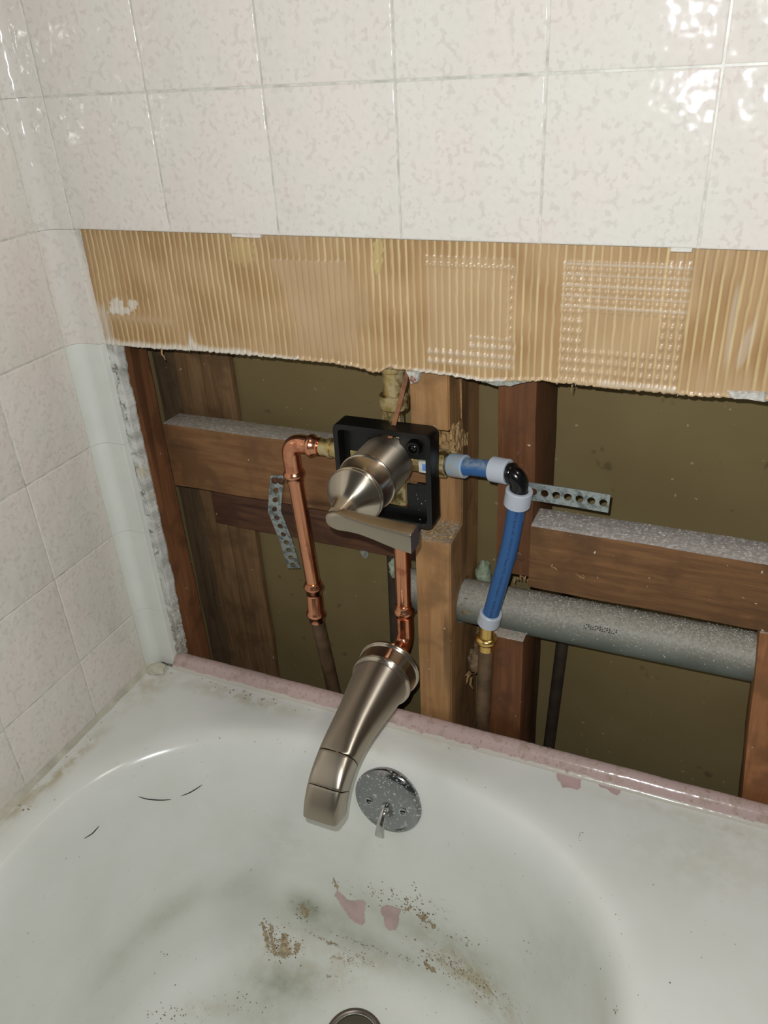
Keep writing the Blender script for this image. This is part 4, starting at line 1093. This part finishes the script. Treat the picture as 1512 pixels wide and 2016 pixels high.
obj('coupling', fixn(bm), M_COPPER, hs, label='copper press coupling', ang=60)
d3 = (P4 - P3).normalized()
bm = bmesh.new(); tube(bm, [P3 + d3 * t for t in (.004, .05, .12, .20, .40)], .0079, 24)
tag(obj('old_supply_pipe', fixn(bm), M_COPOLD), 'dull brown old copper pipe below the press coupling on the left', 'pipe')
# riser above the valve
bm = bmesh.new(); tube(bm, [(XV + .0010, VYB + .0020, .4080), (XV + .001, VYB + .004, .45), (XV, VYB + .006, .60)], .0094, 28)
tag(obj('riser_pipe', fixn(bm), M_COPOLD), 'dull copper riser pipe going up behind the tan board above the valve', 'pipe')
bm = bmesh.new(); a, b_ = at(801, 738, y=.0140), at(768, 862, y=.004)
dv = (b_ - a); q = [a - dv * .12, a + dv * .5 + Vector((.0004, 0, 0)), b_]; rr = []
for p in q: rr.append([p + Vector((sx * .0021, sy * .0008, 0)) for sx, sy in ((-1, -1), (1, -1), (1, 1), (-1, 1))])
loft(bm, rr); tag(obj('wood_sliver', fixn(bm), M_SLIVER, smooth=False), 'thin brown wood sliver leaning across the brass riser into the black frame', 'wood')

# ================================================================== BLUE PEX SUPPLY
px = thing('pex_supply_pipe', 'blue plastic supply pipe with milky rings and black elbow, right of valve', 'pipe', at(958, 1232, y=.026))
Q0 = Vector((.3830, .0270, .3180)); R1 = at(903, 917, y=.0235); Q1 = at(945, 921, y=.0180); R2 = at(985, 926, y=.0130); EC = at(1023, 936, y=.0085); R3 = at(1020, 979, y=.0100)
Q2 = at(1001, 1085, y=.0150); R4 = at(964, 1216, y=.0230); Q4 = at(958, 1250, y=.0260)
bm = bmesh.new(); tube(bm, smooth_path([Q0, R1, Q1, R2], 6), .0079, 28); obj('pipe', fixn(bm), M_PEX, px)
lowP = smooth_path([R3, at(1012, 1030, y=.0125), Q2, at(980, 1160, y=.0190), R4], 8)
bm = bmesh.new(); tube(bm, lowP, .0080, 32); obj('pipe', fixn(bm), M_PEX, px)
def ring(c, d, L, r, m):
    d = Vector(d).normalized(); bm = bmesh.new(); o = Vector(c) - d * L / 2
    lathe(bm, o, d, [(.0006, .0078), (0, .0084), (0, r - .0008), (.0008, r), (L - .0008, r), (L, r - .0008), (L, .0084), (L - .0006, .0078)], 40, cap=False)
    return obj('expansion_ring', fixn(bm), m, px, label='milky plastic expansion ring')
ring(R1, R2 - Q0, .0165, .0108, M_RINGD); ring(R2, EC - Q1, .0170, .0112, M_RING); ring(R3, R3 - Q2, .0165, .0118, M_RING); ring(R4, R4 - at(980, 1160, y=.0190), .0155, .0112, M_RING)
bm = bmesh.new(); e0 = R2.lerp(EC, .35)
tube(bm, [R2.lerp(EC, .2)] + bend_path(R2, EC, R3, .0105, 12) + [EC.lerp(R3, .72)], .0082, 28)
d_ = (EC - R2).normalized(); lathe(bm, R2.lerp(EC, .50), d_, [(0, .0082), (.0006, .0096), (.0030, .0096), (.0038, .0085)], 28)
obj('elbow', fixn(bm), M_BLACKG, px, ang=60)
# printed line along the pipe
try:
    fc = bpy.data.curves.new('print', 'FONT'); fc.body = 'UPEX BLUE UPC GP25AAP 1/2 Tested PTE2 CODES PHASE27 170 JAPE 25003'; fc.size = .0034; fc.align_x = 'LEFT'; fc.align_y = 'CENTER'; fc.space_character = 1.08
    fo = bpy.data.objects.new('print', fc); col.objects.link(fo); bpy.context.view_layer.update()
    me = bpy.data.meshes.new_from_object(fo.evaluated_get(bpy.context.evaluated_depsgraph_get())); bpy.data.objects.remove(fo, do_unlink=True)
    xs = [v.co.x for v in me.vertices]; Lt = max(xs) - min(xs)
    arc = [0]
    for a, b_ in zip(lowP, lowP[1:]): arc.append(arc[-1] + (b_ - a).length)
    s0, s1 = .0090, arc[-1] - .0085
    bm = bmesh.new(); bm.from_mesh(me); bpy.data.meshes.remove(me)
    bmesh.ops.subdivide_edges(bm, edges=[e for e in bm.edges if e.calc_length() > .0006], cuts=1)
    for v in bm.verts:
        s = s0 + (v.co.x - min(xs)) / Lt * (s1 - s0); i = min(max(np.searchsorted(arc, s) - 1, 0), len(lowP) - 2)
        t = (s - arc[i]) / (arc[i + 1] - arc[i]); c = lowP[i].lerp(lowP[i + 1], t); tg = (lowP[i + 1] - lowP[i]).normalized()
        view = (CP - c); view = (view - tg * view.dot(tg)).normalized(); sd = tg.cross(view)
        a = v.co.y / .0081 * 1.0 + .05
        v.co = c + (view * math.cos(a) - sd * math.sin(a)) * .00808
    obj('printed_text', bm, M_INK, px, smooth=False, label='black lettering printed along the blue pipe')
except Exception as ex: print('text', ex)
# brass coupling to the old pipe
dB = (at(950, 1420, y=.030) - at(958, 1240, y=.0245)).normalized(); B0 = at(959, 1236, y=.0245)
bm = bmesh.new(); lathe(bm, B0, dB, [(-.004, .0078), (.010, .0078), (.0105, .0090), (.012, .0108), (.0145, .0114), (.017, .0108), (.0185, .0090), (.020, .0088), (.027, .0086), (.0272, .0078)], 36)
bc = tag(obj('brass_coupling', fixn(bm), M_BRASS, ang=60), 'shiny yellow brass coupling under the lowest milky ring', 'fitting')
bm = bmesh.new(); tube(bm, [B0 + dB * t for t in (.024, .08, .16, .24, .42)], .0079, 24)
tag(obj('old_supply_pipe', fixn(bm), M_COPOLD), 'dull brown old copper pipe below the brass coupling on the right', 'pipe')

# ================================================================== PERFORATED STRAPS
def strap(name, pts, holes, wdir, wd, label, th=.0011, screw=None):
    P = [Vector(p) for p in pts]; wdir = Vector(wdir).normalized()
    seg = [0]
    for a, b_ in zip(P, P[1:]): seg.append(seg[-1] + (b_ - a).length)
    L = seg[-1]
    def ev(s):
        s = min(max(s, 0), L - 1e-7); i = max(0, min(len(P) - 2, int(np.searchsorted(seg, s, side='right') - 1)))
        return P[i].lerp(P[i + 1], (s - seg[i]) / (seg[i + 1] - seg[i]))
    bm = bmesh.new(); pitch = L / holes; rh = wd * .20; nk = 24
    root = None
    for h in range(holes):
        sc = (h + .5) * pitch; inner, outer = [], []
        for k in range(nk):
            a = 2 * PI * k / nk; c, s = math.cos(a), math.sin(a)
            inner.append((sc + rh * c, rh * s)); m_ = max(abs(c), abs(s)); outer.append((sc + pitch / 2 * c / m_ * 1.0, wd / 2 * s / m_))
        def V(q): return ev(q[0]) + wdir * q[1]
        iv = [bm.verts.new(V(q)) for q in inner]; ov = [bm.verts.new(V(q)) for q in outer]
        for k in range(nk): bm.faces.new((iv[k], iv[(k + 1) % nk], ov[(k + 1) % nk], ov[k]))
    bmesh.ops.remove_doubles(bm, verts=bm.verts[:], dist=2e-5)
    fixn(bm)
    nrm = (P[1] - P[0]).cross(wdir).normalized()
    if nrm.y > 0: nrm = -nrm
    ex = bmesh.ops.extrude_face_region(bm, geom=bm.faces[:])
    for e in ex['geom']:
        if isinstance(e, bmesh.types.BMVert): e.co += nrm * th
    o = thing(name, label, 'strap', P[0]); obj('band', fixn(bm), M_GALV, o, smooth=False)
    if screw:
        for c in screw:
            bm = bmesh.new(); lathe(bm, c, (0, -1, 0), [(0, .0042), (.0012, .0040), (.0022, .0028), (.0025, 0)], 20); obj('screw', fixn(bm), M_RUST, o)
    return o
zt = at(547, 940, y=.0590); zb = at(541, 1004, y=.0590)
strap('pipe_strap', [zt + Vector((0, 0, .003)), at(543, 975, y=.0575), at(541, 1006, y=.0575), at(563, 1062, y=.0660), at(580, 1118, y=.0770)], 11, (1, .06, .18), .0165, 'bent perforated metal strap hanging from the left block beside the copper pipe', screw=[zt + Vector((-.004, -.0004, -.004)), zt + Vector((.004, -.0004, -.0035))])
a = at(1048, 967, y=.0262); b_ = at(1200, 991, y=.0225)
strap('pipe_strap', [a - (b_ - a) * .06, a.lerp(b_, .5) + Vector((0, .0006, 0)), b_], 7, (.03, 0, 1), .0175, 'flat perforated metal strap sticking out right of the black elbow')
